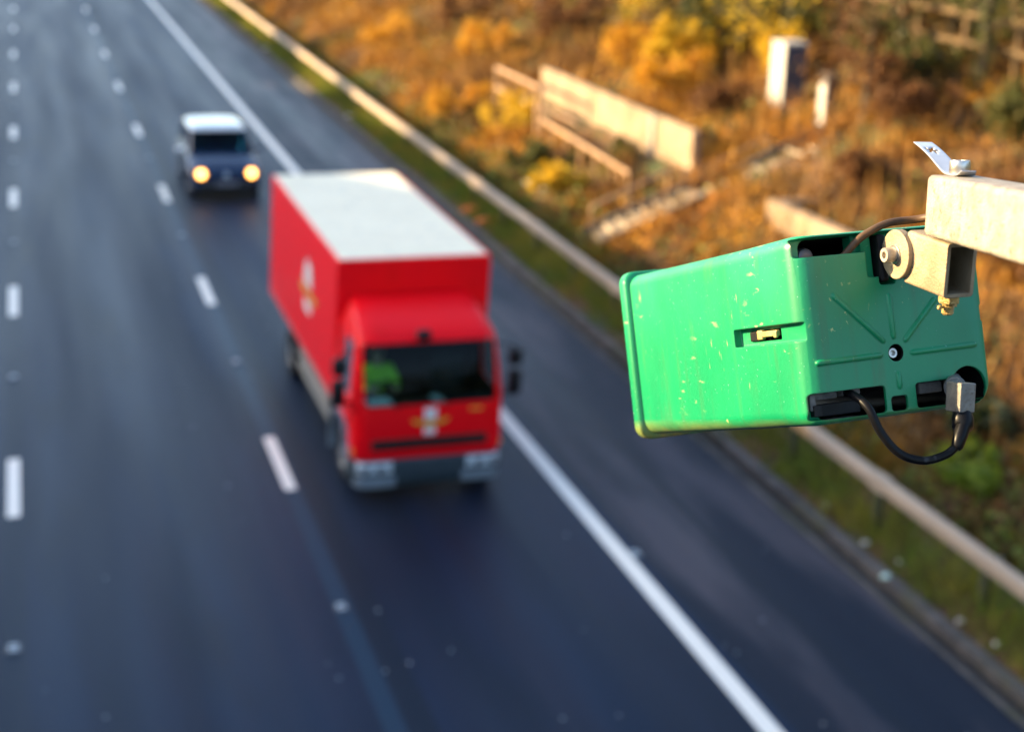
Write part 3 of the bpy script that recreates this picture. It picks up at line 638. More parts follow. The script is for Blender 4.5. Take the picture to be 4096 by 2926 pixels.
# load box
BX0, BX1, BY0, BY1, BZ0, BZ1 = .05, LW + .10, 1.52, 7.35, .90, 3.00
b = MB(); b.box(BX0, BX1, BY0, BY1, BZ0, BZ1); box = lb(b, "cargo_box", RED, bevel=.02)
b = MB(); b.box(BX0 + .035, BX1 - .035, BY0 + .07, BY1 - .04, BZ1 - .02, BZ1 + .012); lb(b, "roof", CREAM, bevel=.008, parent=box)
b = MB()
for k in range(1, 10): b.box(BX0 + .05, BX1 - .05, BY0 + .58 * k, BY0 + .58 * k + .02, BZ1 + .009, BZ1 + .018)
lb(b, "roof_seams", CREAM, parent=box)
for z in (BZ0, BZ1 - .055):
    for x in (BX0, BX1):
        b = MB(); b.box(x - .012, x + .012, BY0 + .04, BY1 - .04, z, z + .055); lb(b, "side_rail", RED if z > 2 else mat("pinkish worn rail", (.62, .10, .10), (.5, .06, .06), scale=6, rough=.4), bevel=.008, parent=box)
for x in (BX0, BX1):
    b = MB(); b.box(x - .014, x + .014, BY0 - .004, BY0 + .10, BZ0 + .06, BZ1 - .06); lb(b, "corner_post", RED, bevel=.03, parent=box, seg=3)
xs_ = BX0 - .005
def plaq(name, pts, m_, parent):
    b = MB(); b.add([(xs_, y, z) for y, z in pts], [tuple(range(len(pts)))]); o = lb(b, name, m_, parent=parent); s_ = o.modifiers.new("t", 'SOLIDIFY'); s_.thickness = .004; return o
lg = plaq("logo_top", [(3.42, 2.02), (4.02, 2.02), (4.02, 2.18), (3.92, 2.44), (3.82, 2.34), (3.72, 2.46), (3.62, 2.34), (3.52, 2.44), (3.42, 2.18)], WHITE, box)
plaq("logo_ribbon", [(3.10, 1.84), (4.32, 1.84), (4.42, 1.98), (4.22, 1.96), (3.20, 1.96), (3.0, 1.98)], GOLD, lg)
plaq("logo_foot", [(3.45, 1.60), (4.0, 1.60), (4.0, 1.78), (3.45, 1.78)], WHITE, lg)
# running gear
b = MB(); b.box(.62, .78, .3, 7.3, .58, .86); b.box(LW - .78, LW - .62, .3, 7.3, .58, .86); b.box(.62, LW - .62, .5, 1.3, .45, .95)
for y in (1.9, 3.0, 4.2, 5.4, 6.6): b.box(.3, LW - .3, y, y + .1, .80, .89)
b.box(.3, LW - .3, 7.15, 7.3, .40, .55); lb(b, "chassis", CHAS)
for x in (.10, LW - .04):
    b = MB()
    for z in (.42, .64): b.box(x - .02, x + .02, 2.05, 4.55, z, z + .13)
    for y in (2.3, 4.2): b.box(x + (.02 if x < 1 else -.05), x + (.05 if x < 1 else -.02), y, y + .05, .40, .86)
    lb(b, "side_guard", GUARD, bevel=.01)
b = MB(); b.cyl((.34, 2.2, .62), (.34, 3.2, .62), .22, n=24); lb(b, "fuel_tank", mat("tank alloy", (.3, .3, .3), rough=.4, metal=.7), smooth=True)
def wheel(parent, x, y, r, wd, side, tw, rimr=None):
    """side -1: outer face towards -x"""
    rimr = rimr or r * .58; t = empty("wheel", (x, y, r)); t.parent = parent
    q = Matrix.Rotation(math.radians(90 * side), 4, 'Y')
    b = MB(); b.lathe([(rimr * .98, -wd / 2), (r * .80, -wd / 2), (r * .95, -wd * .46), (r, -wd * .33), (r, wd * .33), (r * .95, wd * .46), (r * .80, wd / 2), (rimr * .98, wd / 2), (rimr * .9, wd * .3), (rimr * .9, -wd * .3), (rimr * .98, -wd / 2)], n=36, mtx=q, cap0=False, cap1=False)
    b.build("tyre", TYRE, t, smooth=True)
    b = MB(); b.lathe([(rimr * .97, wd * .46), (rimr * .90, wd * .36), (rimr * .62, wd * .18 + tw), (rimr * .40, wd * .30 + tw), (rimr * .36, wd * .42 + tw), (.002, wd * .44 + tw)], n=30, mtx=q, cap0=False)
    for k in range(8):
        a = 2 * PI * k / 8; c = q @ Vector((rimr * .52 * math.cos(a), rimr * .52 * math.sin(a), wd * .2 + tw)); c2 = q @ Vector((rimr * .52 * math.cos(a), rimr * .52 * math.sin(a), wd * .32 + tw)); b.cyl(c, c2, rimr * .06, n=6)
    b.build("rim", RIMM, t, smooth=True); return t
for x, y, s in ((.16, .86, -1), (LW - .12, .86, 1), (.18, 5.35, -1), (LW - .14, 5.35, 1)): wheel(lor, x, y, .40, .24, s, .02)
# driver
bpy.context.view_layer.update()
LM = lor.matrix_world.copy()
drv = empty("person", label="lorry driver in a yellow-green high-visibility jacket sitting at the wheel, hands on it", cat="person")
drv.matrix_world = LM @ Matrix.Translation(lean(Vector((.55, .98, 1.08))))
bd, jk, trs, hr = seated_driver()
for nm, me_, mt_ in (("body", bd, SKIN), ("jacket", jk, HIVIS), ("trousers", trs, mat("navy trousers", (.02, .025, .05), rough=.8))):
    me_.materials.clear(); me_.materials.append(mt_); link(nm, me_, drv, smooth='all')
hr.build("hair", mat("dark hair", (.03, .02, .015), rough=.7), drv, smooth='all')
for x in (-.033, .033):
    b = MB(); b.lathe([(.001, -.010), (.009, -.005), (.011, 0), (.009, .005), (.001, .010)], n=10, mtx=Matrix.Translation((x, -.090, .765))); b.build("eye", mat("eye white", (.7, .7, .68), rough=.2), drv, smooth='all')
b = MB(); b.box(-.026, .026, -.106, -.092, .688, .696); b.build("mouth", mat("lips", (.36, .13, .11), rough=.5), drv, bevel=.003)
# papers on the dashboard
PAPER = mat("pale paper", (.62, .72, .72), (.54, .66, .68), scale=6, rough=.7)
def paper(x, y, w_, d_, rot, tilt, label):
    b = MB(); b.box(-w_ / 2, w_ / 2, -d_ / 2, d_ / 2, 0, .004); o = b.build("paper", PAPER, None, bevel=.001)
    o.matrix_world = LM @ Matrix.Translation(lean(Vector((x, y, 1.352)))) @ Matrix.Rotation(math.radians(rot), 4, 'Z') @ Matrix.Rotation(math.radians(tilt), 4, 'X'); tag(o, label, "paper")
paper(.40, .22, .34, .24, 8, 6, "larger pale sheet of paper lying on the lorry dashboard in front of the driver")
paper(1.22, .20, .12, .26, 20, 6, "small narrow pale paper slip lying mid-dashboard in the lorry")

# ------------------------------------------------------------ the dark blue car (x across, y backwards from the nose, z up)
NAVY = mat("dark blue car paint", (.004, .020, .060), (.006, .024, .07), scale=40, rough=.25, metal=.1, coat=.5)
SHEENW = mat("car roof with sky sheen", (.84, .84, .83), (.78, .79, .79), scale=30, rough=.18, metal=.0, coat=1)  # pale sky reflection painted as the roof colour of the dark blue car
CGLASS = glass_mat("car glass", (.22, .60, .72))
CHROME = mat("chrome", (.75, .77, .8), rough=.12, metal=1)
car = empty("car", (3.50, 36.62, rz(3.50)), (0, math.atan(FALL), 0), "small dark blue car with round lit headlights following behind the red lorry", "car"); car.scale = (1.07, 1.0, 1.07)
CW = 1.70
def cring(y, hw, z0, zb, zs, rnd):          # one cross-section of the lower body: sill, shoulder, top
    pts = [(-hw + .10, z0), (-hw + .02, z0 + .05), (-hw, (z0 + zs) / 2), (-hw + .015, zs - .06), (-hw + .06, zs), (-hw + .06 + rnd, zs + (zb - zs) * .55), (-hw * .45, zb - .004), (0, zb)]
    return [(CW / 2 + x, y, z) for x, z in pts] + [(CW / 2 - x, y, z) for x, z in reversed(pts[:-1])]
b = MB(); b.loft([cring(*r) for r in ((0.02, .58, .30, .52, .46, .10), (.0, .66, .24, .60, .52, .10), (.05, .76, .20, .68, .58, .12), (.16, .815, .18, .76, .66, .13), (.35, .84, .18, .83, .74, .13), (.70, .85, .18, .91, .81, .12), (1.02, .85, .18, .96, .86, .10),
                                      (1.4, .85, .18, .95, .89, .06), (2.4, .85, .18, .96, .91, .06), (3.2, .845, .18, .97, .92, .06), (3.6, .80, .22, .94, .90, .06), (3.74, .72, .28, .84, .80, .06))])
body = mesh_of(b, NAVY)
arches = []
for y in (.66, 3.05):
    b = MB(); b.cyl((-.1, y, .30), (.22, y, .30), .335, n=32); arches.append(mesh_of(b, CHAS)); b = MB(); b.cyl((CW - .22, y, .30), (CW + .1, y, .30), .335, n=32); arches.append(mesh_of(b, CHAS))
link("body", carve(body, arches), car, smooth=True, bevel=.006)
def gring(y0, y1, hw, z, r=.12): return [(CW / 2 + a, c, z) for a, c in rrect(-hw, hw, y0, y1, r, 5)]
gl = [(.92, .95, 3.58, .77), (1.05, 1.07, 3.52, .755), (1.20, 1.22, 3.44, .725), (1.34, 1.38, 3.34, .69), (1.41, 1.47, 3.26, .665)]
b = MB(); b.loft([gring(a, e, h, z) for z, a, e, h in gl]); gh = mesh_of(b, NAVY)
b = MB(); b.loft([gring(a + .05, e - .05, h - .05, z, .09) for z, a, e, h in [(.88, .95, 3.6, .76)] + gl[1:] + [(1.55, 1.65, 3.2, .64)]]); gi = mesh_of(b, CABIN)
b = MB(); b.loft([[(x, y, z) for x, z in ((.13, .95), (CW - .13, .95), (CW - .215, 1.385), (.215, 1.385))] for y in (.6, 1.75)]); c1_ = mesh_of(b, NAVY, bevel=.03)
b = MB(); b.loft([[(x, y, z) for y, z in ((1.22, .985), (2.22, .985), (2.22, 1.36), (1.58, 1.36))] for x in (-.3, CW + .3)]); c2_ = mesh_of(b, NAVY, bevel=.02)
b = MB(); b.loft([[(x, y, z) for y, z in ((2.32, .985), (3.15, .985), (3.05, 1.36), (2.32, 1.36))] for x in (-.3, CW + .3)]); c3_ = mesh_of(b, NAVY, bevel=.02)
link("pillars", carve(gh, [gi, c1_, c2_, c3_]), car, smooth=True)
def gy(z): return np.interp(z, [g[0] for g in gl], [g[1] for g in gl])
def gh_(z): return np.interp(z, [g[0] for g in gl], [g[3] for g in gl])
b = MB(); rows = []
for z in (.94, 1.06, 1.18, 1.29, 1.392):
    rows.append([(CW / 2 + (k / 10 * 2 - 1) * (gh_(z) - .05), gy(z) + .018 + .05 * abs(k / 10 * 2 - 1) ** 4, z) for k in range(11)])
b.loft(rows, False, False, closed=False); b.build("windscreen", CGLASS, car, smooth='all')
for s in (-1, 1):
    for (a0, a1, t0, t1) in ((1.20, 2.23, 1.55, 2.23), (2.31, 3.17, 2.31, 3.07)):
        b = MB(); b.add([(CW / 2 + s * (gh_(z) - .012), y, z) for y, z in ((a0, .975), (a1, .975), (t1, 1.37), (t0, 1.37))], [(0, 1, 2, 3)]); b.build("side_window", CGLASS, car)
b = MB(); b.loft([gring(1.435 + i, 3.29 - i, .677 - i, z, .20) for z, i in ((1.396, 0), (1.43, .012), (1.465, .07), (1.49, .18), (1.50, .34))]); b.build("roof", SHEENW, car, smooth='all')
LAMP = mat("lit headlamp", (1, .8, .5), rough=.2, emit=(1.0, .50, .11), estr=2.6)
RIMO = mat("amber glow ring", (.9, .5, .15), rough=.2, emit=(1.0, .34, .03), estr=1.5)
for s in (-1, 1):
    c = Vector((CW / 2 + s * .585, .030, .615)); d = Vector((s * .16, -1, .20)).normalized(); q = Matrix.Translation(c) @ d.to_track_quat('Z', 'Y').to_matrix().to_4x4()
    b = MB(); b.lathe([(.095, -.16), (.112, -.01), (.106, .012), (.084, .024)], n=28, mtx=q, cap0=False, cap1=False); h_ = b.build("headlight", RIMO, car, smooth=True)
    b = MB(); b.lathe([(.084, .022), (.058, .034), (.02, .040), (.002, .041)], n=28, mtx=q, cap0=False); b.build("lamp_lens", LAMP, h_, smooth='all')
b = MB(); b.loft([[(CW / 2 + a, c, z) for a, c in rrect(-.70 + i, .70 - i, -.055 + i, .34, (.03, .03, .2, .2), 6)] for z, i in ((.17, .03), (.22, .0), (.40, .0), (.455, .03))]); b.build("bumper", mat("dark bumper", (.008, .010, .014), (.013, .014, .018), scale=6, rough=.45), car, smooth=True)
b = MB(); b.box(CW / 2 - .30, CW / 2 + .30, -.062, -.03, .24, .32); b.build("lower_grille", CHAS, car, bevel=.015)
b = MB(); b.box(CW / 2 - .26, CW / 2 + .26, -.068, -.05, .335, .445); b.build("number_plate", mat("dull plate", (.22, .22, .24), (.16, .16, .18), scale=30, rough=.5), car, bevel=.004)
q = Matrix.Translation((CW / 2, .008, .585)) @ Vector((0, -1, .35)).to_track_quat('Z', 'X').to_matrix().to_4x4()
b = MB(); b.lathe([(.050, -.01), (.058, 0), (.058, .008), (.050, .008), (.050, -.01)], n=28, mtx=q, cap0=False, cap1=False)
em = b.build("emblem", CHROME, car, smooth=True)
q2 = Matrix.Translation((CW / 2, -.002, .588)) @ Matrix.Rotation(math.radians(-20), 4, 'X')
b = MB()
for pts in (((-.026, .046), (0, .006), (.026, .046)), ((-.046, .020), (-.020, -.044), (0, -.004), (.020, -.044), (.046, .020))):
    for (x0, z0_), (x1, z1_) in zip(pts, pts[1:]): b.cyl(q2 @ Vector((x0, -.006, z0_)), q2 @ Vector((x1, -.006, z1_)), .0055, n=6)
b.build("emblem_letters", CHROME, em)
for s in (-1, 1):
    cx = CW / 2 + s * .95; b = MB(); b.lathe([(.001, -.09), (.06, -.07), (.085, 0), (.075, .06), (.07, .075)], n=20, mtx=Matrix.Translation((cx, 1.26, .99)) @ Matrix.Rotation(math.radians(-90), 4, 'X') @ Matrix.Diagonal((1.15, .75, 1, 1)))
    mo = b.build("door_mirror", SHEENW if s < 0 else NAVY, car, smooth='all')  # left mirror pale: sky glare of that flank painted in
    b = MB(); b.tube([(cx - s * .06, 1.27, .96), (CW / 2 + s * .80, 1.34, .94)], .022, n=8); b.build("bracket", MIRR, mo)
    b = MB(); xc = CW / 2 + s * .849
    b.loft([[(xc - .004, y, z), (xc + .004, y, z), (xc + .004, y2, z2), (xc - .004, y2, z2)] for y, z, y2, z2 in ((1.24, .90, 1.246, .90), (1.24, .30, 1.246, .306), (2.276, .30, 2.27, .306), (2.276, .90, 2.27, .90))])
    d = b.build("door", CHAS, car); b = MB(); b.box(CW / 2 + s * .85 - .018, CW / 2 + s * .85 + .018, 2.02, 2.18, .80, .83); b.build("handle", CHROME, d, bevel=.006)
for x in (.45, .95):
    b = MB(); b.tube([(x, .98, .965), (x + .18, 1.03, .995), (x + .48, 1.07, 1.01)], .008, n=6); b.build("wiper", MIRR, car)
b = MB(); b.loft([[(x_, y_, z_) for y_, z_ in ((1.0, .8), (1.0, .935), (1.35, .95), (1.5, .88), (1.5, .75))] for x_ in (.16, CW - .16)]); b.build("dashboard", CABIN, car, bevel=.015)
for x in (.45, 1.25):
    b = MB(); b.box(x - .22, x + .22, 2.15, 2.27, .55, 1.12); b.box(x - .12, x + .12, 2.18, 2.26, 1.12, 1.28); b.box(x - .24, x + .24, 1.7, 2.2, .42, .56); b.build("seat", MATS["seat cloth"], car, bevel=.04)
for x, y, s in ((.10, .66, -1), (CW - .10, .66, 1), (.10, 3.05, -1), (CW - .10, 3.05, 1)): wheel(car, x, y, .30, .18, s, .005, .20)

# ------------------------------------------------------------ road studs
STUDW = mat("stud reflector", (.75, .82, .85), rough=.15, coat=1); STUDB = mat("stud casting", (.16, .17, .18), (.08, .08, .09), scale=60, rough=.5, metal=.5)
def make_stud(name):
    t = empty(name)
    b = MB(); b.loft([[(a, c, z) for a, c in rrect(-.075 + i, .075 - i, -.10 + i, .10 - i, .03, 4)] for z, i in ((-.02, 0), (.008, 0), (.018, .02))]); b.build("casting", STUDB, t, smooth=True)
    for s in (-1, 1):
        b = MB(); b.box(-.05, .05, s * .045 - .014, s * .045 + .014, .016, .030); b.build("reflector", STUDW, t, bevel=.005)
    return t
proto = None
for x, y0, n_, lab in ((X1, 15.0, 12, "small pale road stud in the dashed line at the far left of the picture"), (LANE2, 15.1, 12, "small pale road stud in the dashed line just left of the lorry"), (EDGE + .19, 15.63, 8, "small road stud beside the solid white shoulder line")):
    for k in range(n_):
        if proto is None: o = proto = make_stud("road_stud")
        else: o = copy_tree(proto)
        yy = y0 + (9.0 if x < 6 else 18.0) * k
        o.location = (x, yy, rz(x)); o.rotation_euler = (0, math.atan(FALL), 0); tag(o, lab, "road stud", "road studs along the lane lines")

# ------------------------------------------------------------ steel crash barrier along the verge
bar = empty("crash_barrier", (10.40, 0, 0), label="long weathered steel crash barrier on posts along the grass verge", cat="crash barrier")
BM_ = mat("weathered barrier steel", (.50, .385, .28), (.33, .255, .19), scale=.45, rough=.6, metal=.1, c3=(.60, .36, .16), scale3=1.1, lo3=.60, hi3=.72, bump=.1, stretch=(1, .5, 1))
b = MB(); prof = [(-.05, .36), (-.075, .39), (-.075, .53), (-.055, .555), (.055, .555), (.075, .53), (.075, .39), (.05, .36)]
b.loft([[(x, y, z) for x, z in prof] for y in np.arange(6, 200, 4.8)]); b.build("beam", BM_, bar)
b = MB(); b.box(-.082, .082, -.16, .16, .355, .562); jt = b.build("joint_sleeve", BM_, bar, bevel=.01); jt.location = (0, 10.8, 0)
for k in range(1, 22):
    c = jt.copy(); COL.objects.link(c); c.location = (0, 10.8 + 4.8 * k, 0)
b = MB(); b.box(-.04, .04, -.055, .055, -.5, .36); po = b.build("post", mat("mossy barrier post", (.07, .075, .03), (.04, .04, .02), scale=6, rough=.9), bar); po.location = (0, 8.4, 0)
for k in range(1, 46):
    c = po.copy(); COL.objects.link(c); c.location = (0, 8.4 + 2.4 * k, 0)

# ------------------------------------------------------------ concrete and metalwork on the bank
CONC = mat("pale weathered concrete", (.34, .24, .155), (.19, .135, .085), scale=1.1, rough=.9, bump=.3, bscale=22, c3=(.16, .12, .07), scale3=2.0, lo3=.55, hi3=.78)
wall = empty("concrete_wall", (14.8, 31.5, 0), label="long pale concrete retaining wall lit by the sun behind the handrail", cat="wall")
for y0, y1, z0, z1 in ((2.62, 11.2, .55, 2.16), (.10, 2.34, .95, 2.18)):
    b = MB(); b.box(0, .22, y0, y1, z0, z1); b.build("panel", CONC, wall, bevel=.03)
b = MB(); b.box(-.06, .24, 2.35, 2.61, .6, 2.14); b.build("pillar", mat("grey concrete", (.34, .30, .25), (.24, .21, .18), scale=3, rough=.9), wall, bevel=.02)
RAILM = mat("old galvanised rail", (.46, .28, .14), (.30, .19, .11), scale=4, rough=.5, metal=.3)
def pipe(par, name, pts, r): b = MB(); b.tube(pts, r, n=10); return b.build(name, RAILM, par, smooth=True)
hr1 = empty("handrail", (13.5, 39.1, 0), label="metal handrail with two rails left of the concrete wall end", cat="handrail")
for z in (2.10, 1.51): pipe(hr1, "rail", [(0, -.1, z), (0, 4.05, z)], .062)
for y, r in ((0, .10), (1.0, .042), (2.0, .042), (3.0, .042), (4.0, .05)):
    pipe(hr1, "post", [(0, y, gz(13.5, 39.1 + y) - .2), (0, y, 2.13)], r)
hr2 = empty("handrail", (13.3, 31.8, 0), label="lower metal handrail running in front of the concrete wall down to the steps", cat="handrail")
pipe(hr2, "rail", [(0, 0, 1.19), (0, 5.6, 1.34), (0, 6.4, 1.40)], .062); pipe(hr2, "rail", [(0, 3.6, 1.75), (0, 6.6, 1.72)], .035)
for y in (0, .55, 1.1, 2.2, 3.3, 4.4, 5.5, 6.4): pipe(hr2, "post", [(0, y, gz(13.3, 31.8 + y) - .3), (0, y, 1.19 + y * .028)], .046)
stp = empty("concrete_steps", (11.7, 29.9, 0), label="flight of worn concrete steps climbing the bank from the barrier to the cabinet", cat="steps")
TREAD = mat("worn step stone", (.34, .27, .19), (.13, .10, .07), scale=3, rough=.9, bump=.3, c3=(.09, .06, .03), scale3=2.2, lo3=.46, hi3=.56)
for k in range(20):
    x = .12 + k * .30; z = gz(11.7 + x + .15, 29.9) + (.10 if k < 8 else .03)
    b = MB(); b.box(x, x + .31, -.46 + (.02 * (k % 3) if k < 8 else .12 * (k % 4)), .46 if k < 8 else .46 - .16 * ((k * 5) % 4), z - .22, z); b.build("tread", TREAD, stp, bevel=.02)
for y in (-.55, .55):
    ring = []
    for k in range(6 if y < 0 else 13):
        x = k * .5; z = gz(11.7 + x, 29.9) - .06 * (k > 5); ring.append([(x, y - .06, z - .2), (x, y + .06, z - .2), (x, y + .06, z + .20), (x, y - .06, z + .20)])
    b = MB(); b.loft(ring); b.build("edging", mat("dark edging", (.085, .07, .06), (.04, .034, .03), scale=2.5, rough=.95), stp, bevel=.01)
hr3 = empty("handrail", (11.95, 30.75, 0), label="short sloping metal handrail beside the bottom flight of steps", cat="handrail")
pipe(hr3, "rail", [(0, 0, gz(11.95, 30.8) + .1), (.02, 0, .70), (1.9, 0, 1.46), (1.98, 0, 1.40)], .038)
for x in (.95, 1.9): pipe(hr3, "post", [(x, 0, gz(11.95 + x, 30.8) - .2), (x, 0, .70 + x * .40)], .036)
pipe(hr3, "rail", [(1.9, 0, 1.10), (3.0, .0, 1.55), (4.4, 0, 2.15)], .025)
for x in (3.0, 4.4): pipe(hr3, "post", [(x, 0, gz(11.95 + x, 30.8) - .2), (x, 0, .0 + 1.55 + (x - 3.0) * .43)], .028)
slab = empty("headwall", (14.3, 23.6, 0), label="small buff concrete headwall on the bank above the green box", cat="wall")
b = MB(); b.loft([[(x, y, z) for y, z in ((-.4, .6), (3.15, .6), (3.15, 1.66), (-.4, 1.70))] for x in (0, .25)]); b.build("face", CONC, slab, bevel=.03)
b = MB(); b.box(.26, 1.2, 3.0, 3.2, .5, 1.64); b.build("wing", CONC, slab, bevel=.02)
# roadside cabinet
CABM = mat("grey cabinet paint", (.46, .44, .41), (.38, .37, .35), scale=3, rough=.5, c3=(.40, .38, .35), scale3=4, lo3=.6, hi3=.75)
cz = gz(18.3, 33.4) - .05
cabi = empty("roadside_cabinet", (17.85, 33.05, cz), label="tall pale grey metal cabinet standing on the bank, left side sunlit", cat="roadside cabinet")
b = MB(); b.box(0, .62, 0, .72, .08, 1.60); b.build("body", CABM, cabi, bevel=.015)
b = MB(); b.box(-.02, .64, -.02, .74, 1.60, 1.65); b.build("lid", CABM, cabi, bevel=.02)
b = MB(); b.box(-.04, .66, -.04, .76, -.3, .08); b.build("plinth", mat("grey concrete", (.3, .3, .3)), cabi, bevel=.01)
b = MB(); b.box(.03, .59, -.012, -.001, .12, 1.57); dr_ = b.build("door", mat("shaded cabinet door", (.050, .065, .105), (.04, .05, .08), scale=3, rough=.5), cabi, bevel=.004)  # bluish shade of the front face painted into the door colour
b = MB(); b.box(.50, .54, -.05, -.012, .82, .96); b.build("handle", CHAS, dr_, bevel=.006)
b = MB(); b.lathe([(.001, 0), (.05, 0), (.05, .004), (.001, .004)], n=24, mtx=Matrix.Translation((.30, -.013, 1.05)) @ Matrix.Rotation(math.radians(90), 4, 'X')); b.build("badge", mat("dull brass badge", (.35, .28, .12), rough=.5), dr_)
pz = gz(18.0, 31.2) - .05
pil = empty("feeder_pillar", (17.93, 31.0, pz), label="slim ribbed white pillar standing just right of the tall grey cabinet", cat="feeder pillar")
b = MB(); b.box(0, .24, 0, .30, 0, 1.22); b.build("body", mat("shaded pillar side", (.13, .10, .08), (.09, .07, .06), scale=5, rough=.8), pil, bevel=.01)  # brown shadow of the unlit side painted into body and lid
b = MB()
for k in range(13): b.cyl((-.004, .01, .08 + k * .088), (-.004, .29, .08 + k * .088), .036, n=12)
b.build("louvres", mat("white louvre", (.66, .62, .58), (.50, .46, .42), scale=8, rough=.6), pil, smooth=True)
b = MB(); b.box(-.02, .26, -.02, .32, 1.22, 1.26); b.build("lid", MATS["shaded pillar side"], pil, bevel=.01)
# timber fence at the top of the bank
WOOD = mat("weathered fence timber", (.13, .075, .03), (.06, .04, .016), scale=2, rough=.85, stretch=(1, .2, 4), bump=.3, bscale=20)
fen = empty("timber_fence", (20.9, 24.0, 0), label="weathered timber post and rail fence along the top of the bank", cat="fence")
nF = 11; fy = [2.0 * k for k in range(nF)]
for k, y in enumerate(fy):
    z = gz(20.9, 24 + y); b = MB(); b.box(-.06, .06, y - .06, y + .06, z - .4, z + 1.80); b.build("post", WOOD, fen, bevel=.01)
    if k < nF - 1:
        z2 = gz(20.9, 26 + y)
        for h in (.25, .95, 1.62):
            b = MB(); b.loft([[(-.085, yy, zz + h - .07), (-.06, yy, zz + h - .07), (-.06, yy, zz + h + .07), (-.085, yy, zz + h + .07)] for yy, zz in ((y + .01, z), (y + 1.99, z2))]); b.build("rail", WOOD, fen, bevel=.005)

# ------------------------------------------------------------ vegetation
def raw_mesh(name, V, k):
    """V: (n*k, 3) vertices, every k of them one face"""
    V = np.asarray(V, np.float32); n = len(V) // k
    me = bpy.data.meshes.new(name); me.vertices.add(len(V)); me.vertices.foreach_set("co", V.ravel())
    me.loops.add(n * k); me.loops.foreach_set("vertex_index", np.arange(n * k, dtype=np.int32))
    me.polygons.add(n); me.polygons.foreach_set("loop_start", np.arange(0, n * k, k, dtype=np.int32)); me.update(calc_edges=True); return me
def unit(a): return a / np.maximum(np.linalg.norm(a, axis=-1, keepdims=True), 1e-9)
def leaves(Cn, size, rng, flat=0.0, el=1.8):
    """diamond leaf cards round the given centres"""
    n = len(Cn); d = unit(rng.normal(size=(n, 3)) + np.array([0, 0, -flat])); s = unit(np.cross(d, rng.normal(size=(n, 3)))); sz = np.asarray(size).reshape(-1, 1)
    return np.stack([Cn - d * sz * el * .5, Cn + s * sz * .5, Cn + d * sz * el * .5, Cn - s * sz * .5], 1).reshape(-1, 3)
def blades(B, h, wd, rng, lean_=.3):
    n = len(B); a = rng.uniform(0, 2 * PI, n); s = np.stack([np.cos(a), np.sin(a), a * 0], 1) * np.asarray(wd).reshape(-1, 1) * .5
    t = B + np.stack([rng.normal(0, lean_, n) * h, rng.normal(0, lean_, n) * h, h], 1)
    return np.stack([B - s, B + s, t + s * .25, t - s * .25], 1).reshape(-1, 3)
def seen(P, mx=.12, my=.2):
    """keep what lies inside a widened cone of view"""
    v = P - np.array(CAM); z = v @ np.array(FX); k = 51.465 / 18; x = (v @ np.array(RX)) / z * k; y = (v @ np.array(UX)) / z * k * 1024 / 731
    return (z > 3) & (np.abs(x) < 1 + mx) & (np.abs(y) < 1 + my)
def clear(P):
    """leave out the footprints of the things standing on the bank"""
    x, y = P[:, 0], P[:, 1]
    k = ~((x > 11.6) & (x < 14.2 + 2.5 * (vnoise(x, y, .35, 77) > .62)) & (y > 29.25) & (y < 30.55)) & ~((x > 17.7) & (x < 18.6) & (y > 32.8) & (y < 34)) & ~((x > 13.9) & (x < 15.1) & (y > 31.2) & (y < 43)) & ~((x > 17.8) & (x < 18.3) & (y > 30.9) & (y < 31.4))
    return k
def scatter(n, x0, x1, y0, y1, rng):
    P = np.stack([rng.uniform(x0, x1, n), rng.uniform(0, 1, n) ** 1.0 * (y1 - y0) + y0], 1); P = np.concatenate([P, ground(P[:, 0], P[:, 1])[:, None]], 1)
    return P[seen(P)]
GRASS = mat("verge grass", (.085, .190, .006), (.30, .24, .018), scale=.8, rough=.8, island=(.16, .12, .02), trans=.25)
FERN = mat("dead bracken", (.26, .092, .004), (.54, .255, .003), scale=.42, rough=.85, c3=(.06, .026, .007), scale3=.30, lo3=.42, hi3=.58, island=(.20, .085, .012), trans=.25)
STRAW = mat("straw stems", (.34, .155, .024), (.22, .090, .010), scale=.5, rough=.8, island=(.40, .22, .05), trans=.15)
BRAM = mat("bramble leaves", (.045, .105, .006), (.15, .17, .008), scale=.7, rough=.7, island=(.15, .10, .02), trans=.2)
FALLEN = mat("fallen leaves", (.24, .10, .024), (.10, .045, .015), scale=1.5, rough=.85, island=(.36, .20, .07))
rng = np.random.default_rng(11)
def put(name, mesh, m_): mesh.materials.append(m_); o = link(name, mesh); tag(o, kind="stuff"); return o
P = scatter(60000, 9.85, 11.7, 8, 100, rng); n_ = vnoise(P[:, 0], P[:, 1], .7, 9); k = n_ * .8 + vnoise(P[:, 0], P[:, 1], 1.9, 19) * .3 + .3 * np.exp(-((P[:, 0] - 10.4) / .35) ** 2) > rng.uniform(.30, .72, len(P)); P = P[k]
put("grass", raw_mesh("grass", blades(P, rng.uniform(.05, .22, len(P)) * (1 + 1.3 * np.exp(-((P[:, 0] - 10.4) / .3) ** 2)), rng.uniform(.012, .03, len(P)), rng, .5), 4), GRASS)
P = scatter(45000, 9.82, 26, 8, 80, rng); P = P[clear(P)]; P[:, 2] += .02
put("leaf_litter", raw_mesh("leaf_litter", leaves(P, rng.uniform(.025, .075, len(P)), rng, el=1.3), 4), FALLEN)
